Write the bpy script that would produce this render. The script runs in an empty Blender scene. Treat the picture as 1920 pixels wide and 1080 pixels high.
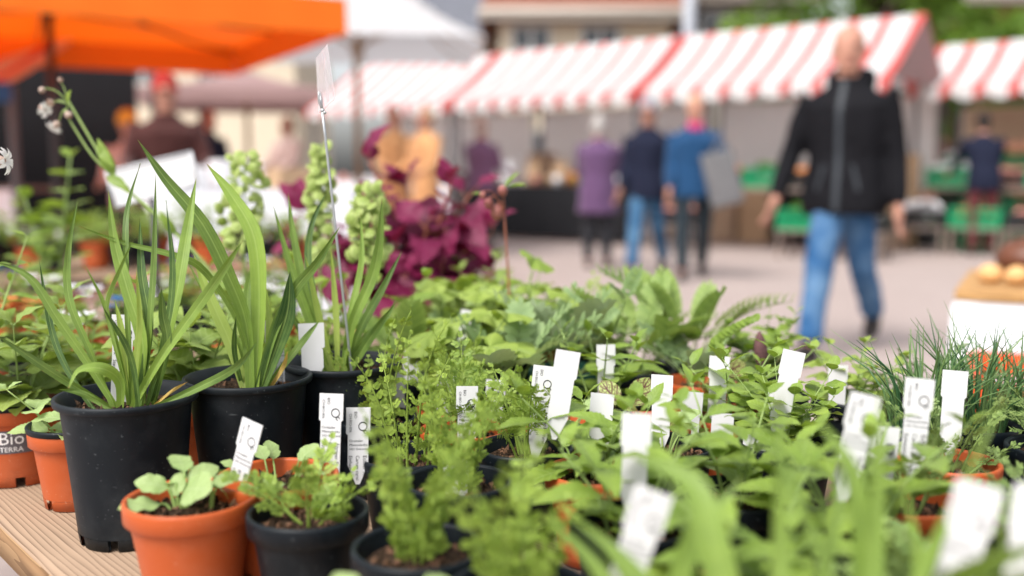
import bpy, math, random
import numpy as np
from mathutils import Vector, Matrix, Euler, noise as mnoise

R = math.radians
scene = bpy.context.scene
COL = scene.collection

# ------------------------------------------------------------------ camera
CAMH = 1.00
PITCH = math.atan(215.0 / 1867.0)          # horizon sits at pixel row 325 of 1080
FPX = 1867.0                               # 35 mm lens on a 36 mm sensor, 1920 px wide
camd = bpy.data.cameras.new("camera")
camd.lens = 35.0
camd.sensor_width = 36.0
camd.clip_start = 0.02
camd.clip_end = 500.0
cam = bpy.data.objects.new("camera", camd)
COL.objects.link(cam)
cam.location = (0, 0, CAMH)
cam.rotation_euler = (math.pi / 2 - PITCH, 0, 0)
camd.dof.use_dof = True
camd.dof.focus_distance = 1.07
camd.dof.aperture_fstop = 2.0
scene.camera = cam

# ------------------------------------------------------------------ sky, sun, exposure
SUN_EL, SUN_AZ = 54.0, -142.0               # azimuth measured from +Y towards +X
world = bpy.data.worlds.new("World")
scene.world = world
world.use_nodes = True
wn = world.node_tree
bg = wn.nodes["Background"]
sky = wn.nodes.new("ShaderNodeTexSky")
sky.sky_type = 'NISHITA'
sky.sun_disc = False
sky.sun_elevation = R(SUN_EL)
sky.sun_rotation = R(SUN_AZ)
sky.air_density = 1.0
sky.dust_density = 4.0
sky.ozone_density = 1.0
hs = wn.nodes.new("ShaderNodeHueSaturation")
hs.inputs["Saturation"].default_value = 0.30
wn.links.new(sky.outputs[0], hs.inputs["Color"])
wn.links.new(hs.outputs[0], bg.inputs["Color"])
bg.inputs["Strength"].default_value = 0.15
sund = bpy.data.lights.new("sun", 'SUN')
sund.energy = 1.5
sund.angle = R(22)
sund.color = (1.0, 0.955, 0.90)
sun = bpy.data.objects.new("sun", sund)
COL.objects.link(sun)
_d = Vector((math.sin(R(SUN_AZ)) * math.cos(R(SUN_EL)), math.cos(R(SUN_AZ)) * math.cos(R(SUN_EL)), math.sin(R(SUN_EL))))
sun.rotation_euler = _d.to_track_quat('Z', 'Y').to_euler()
sun.location = _d * 30
scene.view_settings.view_transform = 'Standard'
scene.view_settings.look = 'None'
scene.view_settings.gamma = 1.0
scene.view_settings.exposure = 0.92
scene.view_settings.use_curve_mapping = False
scene.cycles.use_denoising = True
scene.cycles.max_bounces = 8
scene.cycles.diffuse_bounces = 4
scene.cycles.transparent_max_bounces = 16
scene.cycles.sample_clamp_indirect = 4.0

# ------------------------------------------------------------------ pixel -> place
_cp, _sp = math.cos(PITCH), math.sin(PITCH)
def ray(px, py):
    u, v = (px - 960.0) / FPX, (py - 540.0) / FPX
    return Vector((u, _cp - v * _sp, -_sp - v * _cp))     # one unit along the optical axis
def atz(px, py, z):
    d = ray(px, py); k = (z - CAMH) / d.z
    return Vector((0, 0, CAMH)) + d * k
def aty(px, py, y):
    d = ray(px, py); return Vector((0, 0, CAMH)) + d * (y / d.y)
def ground(px, py): return atz(px, py, 0.0)
def topix(p):
    q = Vector(p) - Vector((0, 0, CAMH))
    dep = q.y * _cp - q.z * _sp
    v = -(q.y * _sp + q.z * _cp) / dep
    return 960 + FPX * q.x / dep, 540 + FPX * v, dep

# ------------------------------------------------------------------ mesh helpers
class MB:
    def __init__(s): s.v = []; s.f = []; s.uv = []; s.var = []; s.mi = []
    def add(s, V, F, UV=None, var=0.5, mi=0):
        o = len(s.v)
        V = [tuple(p) for p in V]
        s.v.extend(V)
        s.f.extend([tuple(i + o for i in f) for f in F])
        s.uv.extend(UV if UV is not None else [(0.5, 0.5)] * len(V))
        s.var.extend(list(var) if hasattr(var, '__len__') else [var] * len(V))
        s.mi.extend([mi] * len(F))
        return s
    def mesh(s, name, mats, smooth=True):
        me = bpy.data.meshes.new(name)
        me.from_pydata(s.v, [], s.f)
        if not isinstance(mats, (list, tuple)): mats = [mats]
        for m in mats: me.materials.append(m)
        n = len(me.loops)
        li = np.empty(n, dtype=np.int32); me.loops.foreach_get("vertex_index", li)
        uvl = me.uv_layers.new(name="UVMap")
        uvl.data.foreach_set("uv", np.asarray(s.uv, dtype=np.float32)[li].ravel())
        a = me.attributes.new("var", 'FLOAT', 'POINT')
        a.data.foreach_set("value", np.asarray(s.var, dtype=np.float32))
        me.polygons.foreach_set("material_index", np.asarray(s.mi, dtype=np.int32))
        me.polygons.foreach_set("use_smooth", np.full(len(me.polygons), bool(smooth)))
        me.update()
        return me
    def build(s, name, mats, parent=None, smooth=True, kind=None, loc=None):
        return link(name, s.mesh(name, mats, smooth), parent, kind, loc)

def link(name, me, parent=None, kind=None, loc=None):
    o = bpy.data.objects.new(name, me)
    COL.objects.link(o)
    if parent is not None: o.parent = parent
    if kind: o["kind"] = kind
    if loc is not None: o.location = loc
    return o
def empty(name, label, cat, loc=(0, 0, 0), rz=0.0, group=None):
    o = bpy.data.objects.new(name, None)
    o.empty_display_size = 0.05
    COL.objects.link(o)
    o.location = loc; o.rotation_euler = (0, 0, rz)
    return tag(o, label, cat, group)
def tag(o, label, cat, group=None):
    o["label"] = label; o["category"] = cat
    if group: o["group"] = group
    return o
CH = {}
def kids(o): return [c for c in COL.objects if c.parent == o]
def copy_tree(o, parent=None, tree=None):
    if tree is None:
        tree = {}
        for c in COL.objects:
            if c.parent is not None: tree.setdefault(c.parent.name, []).append(c)
    c = o.copy(); COL.objects.link(c); c.parent = parent
    for ch in tree.get(o.name, []): copy_tree(ch, c, tree)
    return c

def box(mb, c, s, rz=0.0, mi=0, M=None, var=0.5):
    x, y, z = s[0] / 2, s[1] / 2, s[2] / 2
    V = [Vector((a * x, b * y, d * z)) for d in (-1, 1) for b in (-1, 1) for a in (-1, 1)]
    Rm = Matrix.Rotation(rz, 3, 'Z')
    V = [Rm @ p + Vector(c) for p in V]
    if M is not None: V = [M @ p for p in V]
    F = [(0, 2, 3, 1), (4, 5, 7, 6), (0, 1, 5, 4), (2, 6, 7, 3), (0, 4, 6, 2), (1, 3, 7, 5)]
    return mb.add(V, F, None, var, mi)
def bbox(mb, c, s, bev=0.01, rz=0.0, mi=0):
    """box with chamfered edges (24 corner points)"""
    hx, hy, hz = s[0] / 2, s[1] / 2, s[2] / 2
    b = min(bev, hx * .9, hy * .9, hz * .9)
    import bmesh
    bm = bmesh.new(); bmesh.ops.create_cube(bm, size=1.0)
    for v in bm.verts: v.co = Vector((v.co.x * s[0], v.co.y * s[1], v.co.z * s[2]))
    bmesh.ops.bevel(bm, geom=list(bm.edges), offset=b, segments=2, profile=0.7, affect='EDGES')
    Rm = Matrix.Rotation(rz, 3, 'Z')
    bm.verts.index_update()
    V = [Rm @ v.co + Vector(c) for v in bm.verts]
    F = [tuple(v.index for v in f.verts) for f in bm.faces]
    bm.free()
    return mb.add(V, F, None, 0.5, mi)
def catmull(pts, n):
    P = [Vector(p) for p in pts]
    if len(P) == 2: return [P[0].lerp(P[1], i / (n - 1)) for i in range(n)]
    P = [P[0] * 2 - P[1]] + P + [P[-1] * 2 - P[-2]]
    seg = len(P) - 3
    out = []
    for i in range(n):
        u = i / (n - 1) * seg
        k = min(int(u), seg - 1); t = u - k
        a, b, c, d = P[k:k + 4]
        out.append(0.5 * ((2 * b) + (c - a) * t + (2 * a - 5 * b + 4 * c - d) * t * t + (3 * b - a - 3 * c + d) * t ** 3))
    return out
def tube(mb, pts, rad, sides=6, mi=0, var=0.5, cap=True):
    P = [Vector(p) for p in pts]
    n = len(P)
    if not hasattr(rad, '__len__'): rad = [rad] * n
    V = []; F = []; UV = []
    ref = None
    for i in range(n):
        t = (P[min(i + 1, n - 1)] - P[max(i - 1, 0)]).normalized()
        if ref is None:
            ref = Vector((1, 0, 0)) if abs(t.x) < .8 else Vector((0, 1, 0))
        a = (ref - t * ref.dot(t)).normalized(); ref = a
        b = t.cross(a)
        for k in range(sides):
            w = 2 * math.pi * k / sides
            V.append(P[i] + (a * math.cos(w) + b * math.sin(w)) * rad[i])
            UV.append((k / sides, i / max(1, n - 1)))
    for i in range(n - 1):
        for k in range(sides):
            k2 = (k + 1) % sides
            F.append((i * sides + k, i * sides + k2, (i + 1) * sides + k2, (i + 1) * sides + k))
    if cap:
        F.append(tuple(range(sides))[::-1]); F.append(tuple((n - 1) * sides + k for k in range(sides)))
    vv = var if not hasattr(var, '__len__') else [var[i] for i in range(n) for k in range(sides)]
    return mb.add(V, F, UV, vv, mi)
def lathe(mb, prof, seg=32, mi=0, c=(0, 0, 0), a0=0.0, a1=2 * math.pi, var=0.5):
    """profile of (r, z); closed turn unless a0..a1 is given"""
    full = abs(a1 - a0 - 2 * math.pi) < 1e-6
    ns = seg if full else seg + 1
    V = []; F = []; UV = []
    for i, (r, z) in enumerate(prof):
        for k in range(ns):
            w = a0 + (a1 - a0) * k / seg
            V.append((c[0] + r * math.cos(w), c[1] + r * math.sin(w), c[2] + z)); UV.append((k / seg, i / (len(prof) - 1)))
    for i in range(len(prof) - 1):
        for k in range(seg):
            k2 = (k + 1) % ns if full else k + 1
            F.append((i * ns + k, i * ns + k2, (i + 1) * ns + k2, (i + 1) * ns + k))
    return mb.add(V, F, UV, var, mi)
def ellipsoid(mb, c, r, seg=10, rings=7, mi=0, M=None, var=0.5):
    V = []; F = []
    for i in range(rings + 1):
        th = math.pi * i / rings
        for k in range(seg):
            w = 2 * math.pi * k / seg
            p = Vector((r[0] * math.sin(th) * math.cos(w), r[1] * math.sin(th) * math.sin(w), r[2] * math.cos(th)))
            V.append((M @ p if M is not None else p) + Vector(c))
    for i in range(rings):
        for k in range(seg):
            k2 = (k + 1) % seg
            F.append((i * seg + k, (i + 1) * seg + k, (i + 1) * seg + k2, i * seg + k2))
    return mb.add(V, F, None, var, mi)

# ------------------------------------------------------------------ materials
def mat(name):
    m = bpy.data.materials.new(name); m.use_nodes = True
    nt = m.node_tree
    return m, nt, nt.nodes["Principled BSDF"], nt.nodes["Material Output"]
def N(nt, t, **kw):
    n = nt.nodes.new(t)
    for k, v in kw.items(): setattr(n, k, v)
    return n
def L(nt, a, b): nt.links.new(a, b)
def MATH(nt, op, a, b=None, c=None):
    n = nt.nodes.new("ShaderNodeMath"); n.operation = op
    for i, x in enumerate((a, b, c)):
        if x is None: continue
        if isinstance(x, (int, float)): n.inputs[i].default_value = x
        else: nt.links.new(x, n.inputs[i])
    return n.outputs[0]
def MIX(nt, fac, a, b, blend='MIX'):
    n = nt.nodes.new("ShaderNodeMix"); n.data_type = 'RGBA'; n.blend_type = blend
    for sock, x in ((n.inputs[0], fac), (n.inputs[6], a), (n.inputs[7], b)):
        if isinstance(x, (int, float)): sock.default_value = x
        elif isinstance(x, (tuple, list)): sock.default_value = (x[0], x[1], x[2], 1)
        else: nt.links.new(x, sock)
    return n.outputs[2]
def NOISE(nt, scale, vec=None, detail=3, rough=0.55, out=0):
    n = nt.nodes.new("ShaderNodeTexNoise"); n.inputs["Scale"].default_value = scale
    n.inputs["Detail"].default_value = detail; n.inputs["Roughness"].default_value = rough
    if vec is not None: nt.links.new(vec, n.inputs["Vector"])
    return n.outputs[out]
def RAMP(nt, fac, *stops):
    n = nt.nodes.new("ShaderNodeValToRGB")
    e = n.color_ramp.elements
    while len(e) < len(stops): e.new(0.5)
    for el, (p, c) in zip(e, stops):
        el.position = p; el.color = (c[0], c[1], c[2], 1) if hasattr(c, '__len__') else (c, c, c, 1)
    nt.links.new(fac, n.inputs[0])
    return n.outputs[0]
def BUMP(nt, h, strength=0.3, dist=0.01):
    n = nt.nodes.new("ShaderNodeBump"); n.inputs["Strength"].default_value = strength; n.inputs["Distance"].default_value = dist
    nt.links.new(h, n.inputs["Height"]); return n.outputs[0]
def OBJC(nt): return nt.nodes.new("ShaderNodeTexCoord").outputs["Object"]

def plain(name, col, rough=0.6, spec=0.4, nscale=30.0, amt=0.18, bump=0.0, metal=0.0, trans=0.0, sheen=0.0, tc=None):
    m, nt, b, out = mat(name)
    co = OBJC(nt)
    nz = NOISE(nt, nscale, co, 4)
    c = MIX(nt, nz, tuple(x * (1 - amt) for x in col), tuple(min(1, x * (1 + amt)) for x in col))
    L(nt, c, b.inputs["Base Color"])
    b.inputs["Roughness"].default_value = rough
    b.inputs["Specular IOR Level"].default_value = spec
    b.inputs["Metallic"].default_value = metal
    if sheen: b.inputs["Sheen Weight"].default_value = sheen
    if bump: L(nt, BUMP(nt, nz, bump), b.inputs["Normal"])
    if trans:
        t = N(nt, "ShaderNodeBsdfTranslucent")
        if tc is None: L(nt, c, t.inputs["Color"])
        else: t.inputs["Color"].default_value = (*tc, 1)
        mx = N(nt, "ShaderNodeMixShader"); mx.inputs[0].default_value = trans
        L(nt, b.outputs[0], mx.inputs[1]); L(nt, t.outputs[0], mx.inputs[2]); L(nt, mx.outputs[0], out.inputs[0])
    return m

def leafmat(name, dark, light, mode='none', vein=(0.35, 0.45, 0.15), vs=0.35, rough=0.42, trans=0.35, nveins=7.0, tcol=None, back=None, spec=0.4):
    m, nt, b, out = mat(name)
    at = N(nt, "ShaderNodeAttribute", attribute_name="var")
    oi = N(nt, "ShaderNodeObjectInfo")
    tc = N(nt, "ShaderNodeTexCoord")
    sep = N(nt, "ShaderNodeSeparateXYZ"); L(nt, tc.outputs["UV"], sep.inputs[0])
    u, v = sep.outputs[0], sep.outputs[1]
    nz = NOISE(nt, 60.0, tc.outputs["Object"], 3)
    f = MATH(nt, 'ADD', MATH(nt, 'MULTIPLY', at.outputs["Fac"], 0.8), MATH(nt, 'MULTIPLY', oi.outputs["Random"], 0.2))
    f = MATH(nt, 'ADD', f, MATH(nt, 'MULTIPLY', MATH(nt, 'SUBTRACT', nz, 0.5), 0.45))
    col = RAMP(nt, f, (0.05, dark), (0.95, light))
    hgt = None
    if mode != 'none':
        x = MATH(nt, 'MULTIPLY', MATH(nt, 'ABSOLUTE', MATH(nt, 'SUBTRACT', u, 0.5)), 2.0)
        if mode == 'blade':
            w = MATH(nt, 'SINE', MATH(nt, 'MULTIPLY', u, 75.0))
            w2 = MATH(nt, 'SINE', MATH(nt, 'MULTIPLY', u, 31.0))
            ln = MATH(nt, 'ADD', MATH(nt, 'MULTIPLY', MATH(nt, 'ADD', w, w2), 0.25), 0.5)
            mid = MATH(nt, 'SUBTRACT', 1.0, MATH(nt, 'MULTIPLY', x, 9.0)); mid = MATH(nt, 'MAXIMUM', mid, 0.0)
            k = MATH(nt, 'MULTIPLY', MATH(nt, 'ADD', MATH(nt, 'MULTIPLY', ln, 0.45), mid), vs)
            hgt = ln
            tip = MATH(nt, 'MULTIPLY', MATH(nt, 'MAXIMUM', MATH(nt, 'MULTIPLY', MATH(nt, 'SUBTRACT', v, 0.955), 22.0), 0.0), oi.outputs['Random'])
            col = MIX(nt, tip, col, (0.28, 0.15, 0.06))
        else:
            mid = MATH(nt, 'MAXIMUM', MATH(nt, 'SUBTRACT', 1.0, MATH(nt, 'MULTIPLY', x, 14.0 if mode != 'sorrel' else 7.0)), 0.0)
            ph = MATH(nt, 'FRACT', MATH(nt, 'SUBTRACT', MATH(nt, 'MULTIPLY', v, nveins), MATH(nt, 'MULTIPLY', x, 1.6)))
            s = MATH(nt, 'ABSOLUTE', MATH(nt, 'SUBTRACT', ph, 0.5))
            sv = MATH(nt, 'MAXIMUM', MATH(nt, 'SUBTRACT', 1.0, MATH(nt, 'MULTIPLY', s, 8.0 if mode != 'sorrel' else 4.0)), 0.0)
            if mode == 'sorrel':
                vo = N(nt, "ShaderNodeTexVoronoi", feature='DISTANCE_TO_EDGE'); vo.inputs["Scale"].default_value = 7.0
                L(nt, tc.outputs["UV"], vo.inputs["Vector"])
                nw = MATH(nt, 'MAXIMUM', MATH(nt, 'SUBTRACT', 1.0, MATH(nt, 'MULTIPLY', vo.outputs["Distance"], 6.0)), 0.0)
                sv = MATH(nt, 'MAXIMUM', sv, MATH(nt, 'MULTIPLY', nw, 0.8))
            k = MATH(nt, 'MULTIPLY', MATH(nt, 'MAXIMUM', mid, MATH(nt, 'MULTIPLY', sv, 0.75)), vs)
            hgt = MATH(nt, 'MAXIMUM', mid, sv)
        col = MIX(nt, k, col, vein)
    if back is not None:
        ge = N(nt, "ShaderNodeNewGeometry")
        col = MIX(nt, MATH(nt, 'MULTIPLY', ge.outputs["Backfacing"], 0.6), col, back)
    L(nt, col, b.inputs["Base Color"])
    b.inputs["Roughness"].default_value = rough
    b.inputs["Specular IOR Level"].default_value = spec
    if hgt is not None: L(nt, BUMP(nt, hgt, 0.25 if mode != 'blade' else 0.12, 0.002), b.inputs["Normal"])
    t = N(nt, "ShaderNodeBsdfTranslucent")
    L(nt, MIX(nt, 1.0, col, tcol or (1.0, 0.97, 0.5), 'MULTIPLY') if True else col, t.inputs["Color"])
    mx = N(nt, "ShaderNodeMixShader"); mx.inputs[0].default_value = trans
    L(nt, b.outputs[0], mx.inputs[1]); L(nt, t.outputs[0], mx.inputs[2]); L(nt, mx.outputs[0], out.inputs[0])
    return m

M = {}
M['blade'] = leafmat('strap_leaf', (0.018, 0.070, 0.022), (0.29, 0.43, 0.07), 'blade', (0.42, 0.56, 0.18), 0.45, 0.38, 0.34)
M['blade_pale'] = leafmat('pale_strap_leaf', (0.20, 0.32, 0.05), (0.44, 0.55, 0.13), 'blade', (0.5, 0.62, 0.22), 0.4, 0.4, 0.42)
M['balm'] = leafmat('balm_leaf', (0.085, 0.165, 0.03), (0.36, 0.46, 0.11), 'pinnate', (0.44, 0.55, 0.24), 0.5, 0.55, 0.36, 6.0)
M['mint'] = leafmat('mint_leaf', (0.055, 0.135, 0.018), (0.34, 0.47, 0.075), 'pinnate', (0.42, 0.56, 0.22), 0.4, 0.42, 0.36, 7.0)
M['seedling'] = leafmat('seedling_leaf', (0.22, 0.36, 0.10), (0.44, 0.56, 0.24), 'pinnate', (0.55, 0.65, 0.38), 0.4, 0.5, 0.32, 5.0)
M['palm'] = leafmat('lobed_leaf', (0.13, 0.235, 0.035), (0.42, 0.53, 0.11), 'none', rough=0.5, trans=0.38)
M['silver'] = leafmat('silvery_leaflet', (0.075, 0.165, 0.05), (0.32, 0.44, 0.19), 'pinnate', (0.45, 0.56, 0.34), 0.4, 0.55, 0.3, 6.0, back=(0.42, 0.50, 0.36))
M['fern'] = leafmat('pinnate_leaflet', (0.10, 0.20, 0.04), (0.36, 0.48, 0.14), 'none', rough=0.5, trans=0.35)
M['feather'] = leafmat('feathery_leaf', (0.10, 0.20, 0.028), (0.40, 0.53, 0.10), 'none', rough=0.5, trans=0.36)
M['feather_dark'] = leafmat('dark_feathery_leaf', (0.10, 0.19, 0.05), (0.36, 0.47, 0.15), 'none', rough=0.5, trans=0.32)
M['chive'] = leafmat('chive_blade', (0.045, 0.13, 0.05), (0.24, 0.37, 0.12), 'none', rough=0.4, trans=0.15)
M['orache'] = leafmat('burgundy_leaf', (0.055, 0.003, 0.019), (0.27, 0.016, 0.085), 'pinnate', (0.4, 0.08, 0.2), 0.35, 0.5, 0.34, 5.0, tcol=(1.0, 0.22, 0.45), back=(0.17, 0.045, 0.07))
M['sorrel'] = leafmat('red_veined_leaf', (0.27, 0.38, 0.07), (0.42, 0.52, 0.17), 'sorrel', (0.08, 0.003, 0.012), 1.5, 0.45, 0.15, 4.0)
M['pod'] = leafmat('seed_pod', (0.30, 0.42, 0.08), (0.55, 0.64, 0.24), 'none', rough=0.5, trans=0.4)
M['stem'] = leafmat('green_stem', (0.17, 0.30, 0.06), (0.40, 0.50, 0.18), 'none', rough=0.5, trans=0.15)
M['stem_red'] = plain('red_brown_stem', (0.30, 0.10, 0.06), 0.55)
M['dry'] = leafmat('dry_leaf', (0.45, 0.28, 0.06), (0.70, 0.50, 0.16), 'blade', (0.7, 0.55, 0.25), 0.3, 0.6, 0.3)
M['petal'] = leafmat('white_petal', (0.75, 0.73, 0.70), (0.85, 0.84, 0.82), 'none', rough=0.5, trans=0.3, tcol=(1, 1, 1))
M['calyx'] = leafmat('pink_calyx', (0.42, 0.33, 0.26), (0.62, 0.46, 0.40), 'none', rough=0.5, trans=0.3, tcol=(1, .9, .85))
M['avens'] = leafmat('avens_flower', (0.26, 0.06, 0.06), (0.50, 0.22, 0.18), 'none', rough=0.5, trans=0.25, tcol=(1, .7, .6))

def pot_material(name, base, fleck, rough, famt):
    m, nt, b, out = mat(name)
    co = OBJC(nt)
    n1 = NOISE(nt, 14.0, co, 5, 0.65)
    n2 = NOISE(nt, 260.0, co, 2)
    c = MIX(nt, RAMP(nt, n1, (0.45, 0.0), (0.8, 1.0)), base, tuple(x * 0.82 + y * 0.18 for x, y in zip(base, fleck)))
    c = MIX(nt, MATH(nt, 'MULTIPLY', RAMP(nt, n2, (0.69, 0.0), (0.74, 1.0)), famt), c, fleck)
    mp = N(nt, "ShaderNodeMapping"); mp.inputs["Scale"].default_value = (30, 30, 260); mp.inputs["Rotation"].default_value = (0.5, 0.7, 0.2)
    L(nt, co, mp.inputs[0])
    sc = RAMP(nt, NOISE(nt, 1.0, mp.outputs[0], 2), (0.70, 0.0), (0.74, 1.0))
    c = MIX(nt, MATH(nt, 'MULTIPLY', MATH(nt, 'MULTIPLY', sc, RAMP(nt, NOISE(nt, 45.0, co, 1), (0.58, 0.0), (0.64, 1.0))), famt), c, fleck)
    sm = RAMP(nt, NOISE(nt, 11.0, co, 6, 0.7), (0.60, 0.0), (0.74, 1.0))
    c = MIX(nt, MATH(nt, 'MULTIPLY', sm, 0.38 if base[0] > 0.1 else 0.12), c, (0.10, 0.06, 0.04))
    L(nt, c, b.inputs["Base Color"])
    L(nt, RAMP(nt, n1, (0.3, rough - .08), (0.75, rough + .15)), b.inputs["Roughness"])
    b.inputs["Specular IOR Level"].default_value = 0.25
    L(nt, BUMP(nt, n1, 0.05, 0.004), b.inputs["Normal"])
    return m
M['pot_black'] = pot_material('black_plastic', (0.0035, 0.0065, 0.0095), (0.12, 0.135, 0.14), 0.46, 0.45)
M['pot_orange'] = pot_material('terracotta_plastic', (0.43, 0.085, 0.022), (0.55, 0.30, 0.2), 0.42, 0.5)
M['pot_green'] = pot_material('dark_green_plastic', (0.01, 0.06, 0.045), (0.16, 0.20, 0.18), 0.42, 0.4)

def soil_mat():
    m, nt, b, out = mat('potting_soil')
    co = OBJC(nt)
    n = NOISE(nt, 220.0, co, 4, 0.7)
    L(nt, RAMP(nt, n, (0.3, (0.012, 0.008, 0.005)), (0.56, (0.05, 0.03, 0.018)), (0.78, (0.17, 0.11, 0.07))), b.inputs["Base Color"])
    b.inputs["Roughness"].default_value = 0.95; b.inputs["Specular IOR Level"].default_value = 0.15
    L(nt, BUMP(nt, n, 0.9, 0.004), b.inputs["Normal"])
    return m
M['soil'] = soil_mat()
M['bark'] = plain('bark_chip', (0.16, 0.085, 0.05), 0.9, 0.2, 150, 0.6)
M['tag'] = plain('white_label_plastic', (0.62, 0.615, 0.625), 0.45, 0.35, 40, 0.02)
M['ink'] = plain('black_ink', (0.02, 0.02, 0.022), 0.7, 0.2)
M['inkwhite'] = plain('white_print', (0.75, 0.75, 0.74), 0.6, 0.3)
M['inkgrey'] = plain('grey_print', (0.11, 0.10, 0.11), 0.5, 0.3)
M['steel'] = plain('galvanised_wire', (0.45, 0.47, 0.48), 0.35, 0.5, 200, 0.2, metal=0.8)
M['darkmetal'] = plain('dark_green_metal', (0.025, 0.05, 0.045), 0.4, 0.5)
M['blackmetal'] = plain('dark_metal', (0.03, 0.03, 0.035), 0.4, 0.5)
M['greymetal'] = plain('grey_metal', (0.5, 0.51, 0.53), 0.4, 0.5)

def wood_mat(name, a, b_, c_, sc=1.0):
    m, nt, b, out = mat(name)
    co = OBJC(nt)
    oi = N(nt, "ShaderNodeObjectInfo")
    off = N(nt, "ShaderNodeCombineXYZ"); L(nt, MATH(nt, 'MULTIPLY', oi.outputs["Random"], 37.0), off.inputs[0]); L(nt, MATH(nt, 'MULTIPLY', oi.outputs["Random"], 11.0), off.inputs[1])
    ad = N(nt, "ShaderNodeVectorMath", operation='ADD'); L(nt, co, ad.inputs[0]); L(nt, off.outputs[0], ad.inputs[1])
    mp = N(nt, "ShaderNodeMapping"); mp.inputs["Scale"].default_value = (0.9 * sc, 11 * sc, 11 * sc); L(nt, ad.outputs[0], mp.inputs[0])
    wv = N(nt, "ShaderNodeTexWave", wave_type='BANDS', bands_direction='Y', wave_profile='SAW')
    wv.inputs["Scale"].default_value = 4.6; wv.inputs["Distortion"].default_value = 12.0; wv.inputs["Detail"].default_value = 2.5; wv.inputs["Detail Scale"].default_value = 0.55
    L(nt, mp.outputs[0], wv.inputs["Vector"])
    mp2 = N(nt, "ShaderNodeMapping"); mp2.inputs["Scale"].default_value = (6 * sc, 260 * sc, 260 * sc); L(nt, ad.outputs[0], mp2.inputs[0])
    fb = NOISE(nt, 1.0, mp2.outputs[0], 3)
    big = NOISE(nt, 3.5 * sc, ad.outputs[0], 3)
    c = RAMP(nt, wv.outputs["Fac"], (0.0, a), (0.5, b_), (0.80, tuple(0.65 * x + 0.35 * y for x, y in zip(b_, c_))), (0.97, c_))
    c = MIX(nt, MATH(nt, 'MULTIPLY', fb, 0.5), c, tuple(x * 0.66 for x in b_))
    c = MIX(nt, RAMP(nt, big, (0.4, 0.0), (0.8, 0.4)), c, tuple(min(1, x * 1.15) for x in a))
    L(nt, c, b.inputs["Base Color"])
    b.inputs["Roughness"].default_value = 0.78; b.inputs["Specular IOR Level"].default_value = 0.25
    h = MATH(nt, 'ADD', MATH(nt, 'MULTIPLY', wv.outputs["Fac"], -0.5), MATH(nt, 'MULTIPLY', fb, 0.5))
    L(nt, BUMP(nt, h, 0.16, 0.002), b.inputs["Normal"])
    return m
M['wood'] = wood_mat('weathered_board', (0.40, 0.285, 0.195), (0.34, 0.235, 0.16), (0.11, 0.065, 0.042))
M['wood_edge'] = wood_mat('raw_edge_board', (0.42, 0.27, 0.14), (0.34, 0.20, 0.10), (0.16, 0.085, 0.04), 1.6)
M['wood_pale'] = wood_mat('pale_pole_wood', (0.42, 0.28, 0.17), (0.36, 0.23, 0.13), (0.22, 0.13, 0.07), 1.5)
M['wood_tan'] = wood_mat('tan_board', (0.52, 0.31, 0.13), (0.46, 0.26, 0.10), (0.25, 0.13, 0.05), 1.5)

# ------------------------------------------------------------------ printed lettering (flat meshes, made first while the scene is small)
def text_mesh(lines):
    """lines: (string, size, x, y, rot) -> one flat mesh in the xy plane"""
    V = []; F = []
    for (s, size, x, y, rot) in lines:
        cu = bpy.data.curves.new('t', 'FONT'); cu.body = s; cu.size = size; cu.resolution_u = 2; cu.fill_mode = 'FRONT'
        o = bpy.data.objects.new('t', cu); COL.objects.link(o)
        dg = bpy.context.evaluated_depsgraph_get(); dg.update()
        me = bpy.data.meshes.new_from_object(o.evaluated_get(dg))
        Rm = Matrix.Rotation(rot, 3, 'Z'); k = len(V)
        V += [tuple(Rm @ v.co + Vector((x, y, 0))) for v in me.vertices]; F += [tuple(i + k for i in p.vertices) for p in me.polygons]
        bpy.data.objects.remove(o); bpy.data.curves.remove(cu); bpy.data.meshes.remove(me)
    return V, F
def ringgeo(c, r0, r1, n=20, gap=0):
    V = []; F = []
    for k in range(n + 1):
        a = gap / 2 + (2 * math.pi - gap) * k / n - math.pi * .3
        V += [(c[0] + r0 * math.cos(a), c[1] + r0 * math.sin(a), 0), (c[0] + r1 * math.cos(a) * .95, c[1] + r1 * math.sin(a), 0)]
    for k in range(n): F.append((2 * k, 2 * k + 1, 2 * k + 3, 2 * k + 2))
    return V, F
NAMES = [('Echter K\u00fcmmel', 'Carum carvi', 'Einheimische'), ('\u00c4hriger Erdbeerspinat', 'Blitum capitatum', 'Wildgem\u00fcse'), ('Tradescantia', 'andersoniana', 'Staude')]
_q = -R(90)
TXT = [text_mesh([('CH-BIO-006', .0036, -.0088, -.006, _q), ('BIO', .0042, -.0040, -.004, _q), ('Ortstaler', .0036, -.0088, -.0345, 0), ('Pflanzenkr\u00e4fte', .0032, -.0088, -.0385, 0), ('3421 Emmental', .0030, -.0088, -.0425, 0),
                  (nm[2], .0050, -.0090, -.048, _q), (nm[1], .0050, -.0020, -.048, _q), (nm[0], .0056, .0050, -.048, _q)]) for nm in NAMES]
TXT_TERRA = text_mesh([('Bio', .022, -.021, .056, 0), ('TERRA', .0088, -.020, .0465, 0)])
TXT_BIO = text_mesh([('BIO', .011, .034, .051, 0)])
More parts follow.
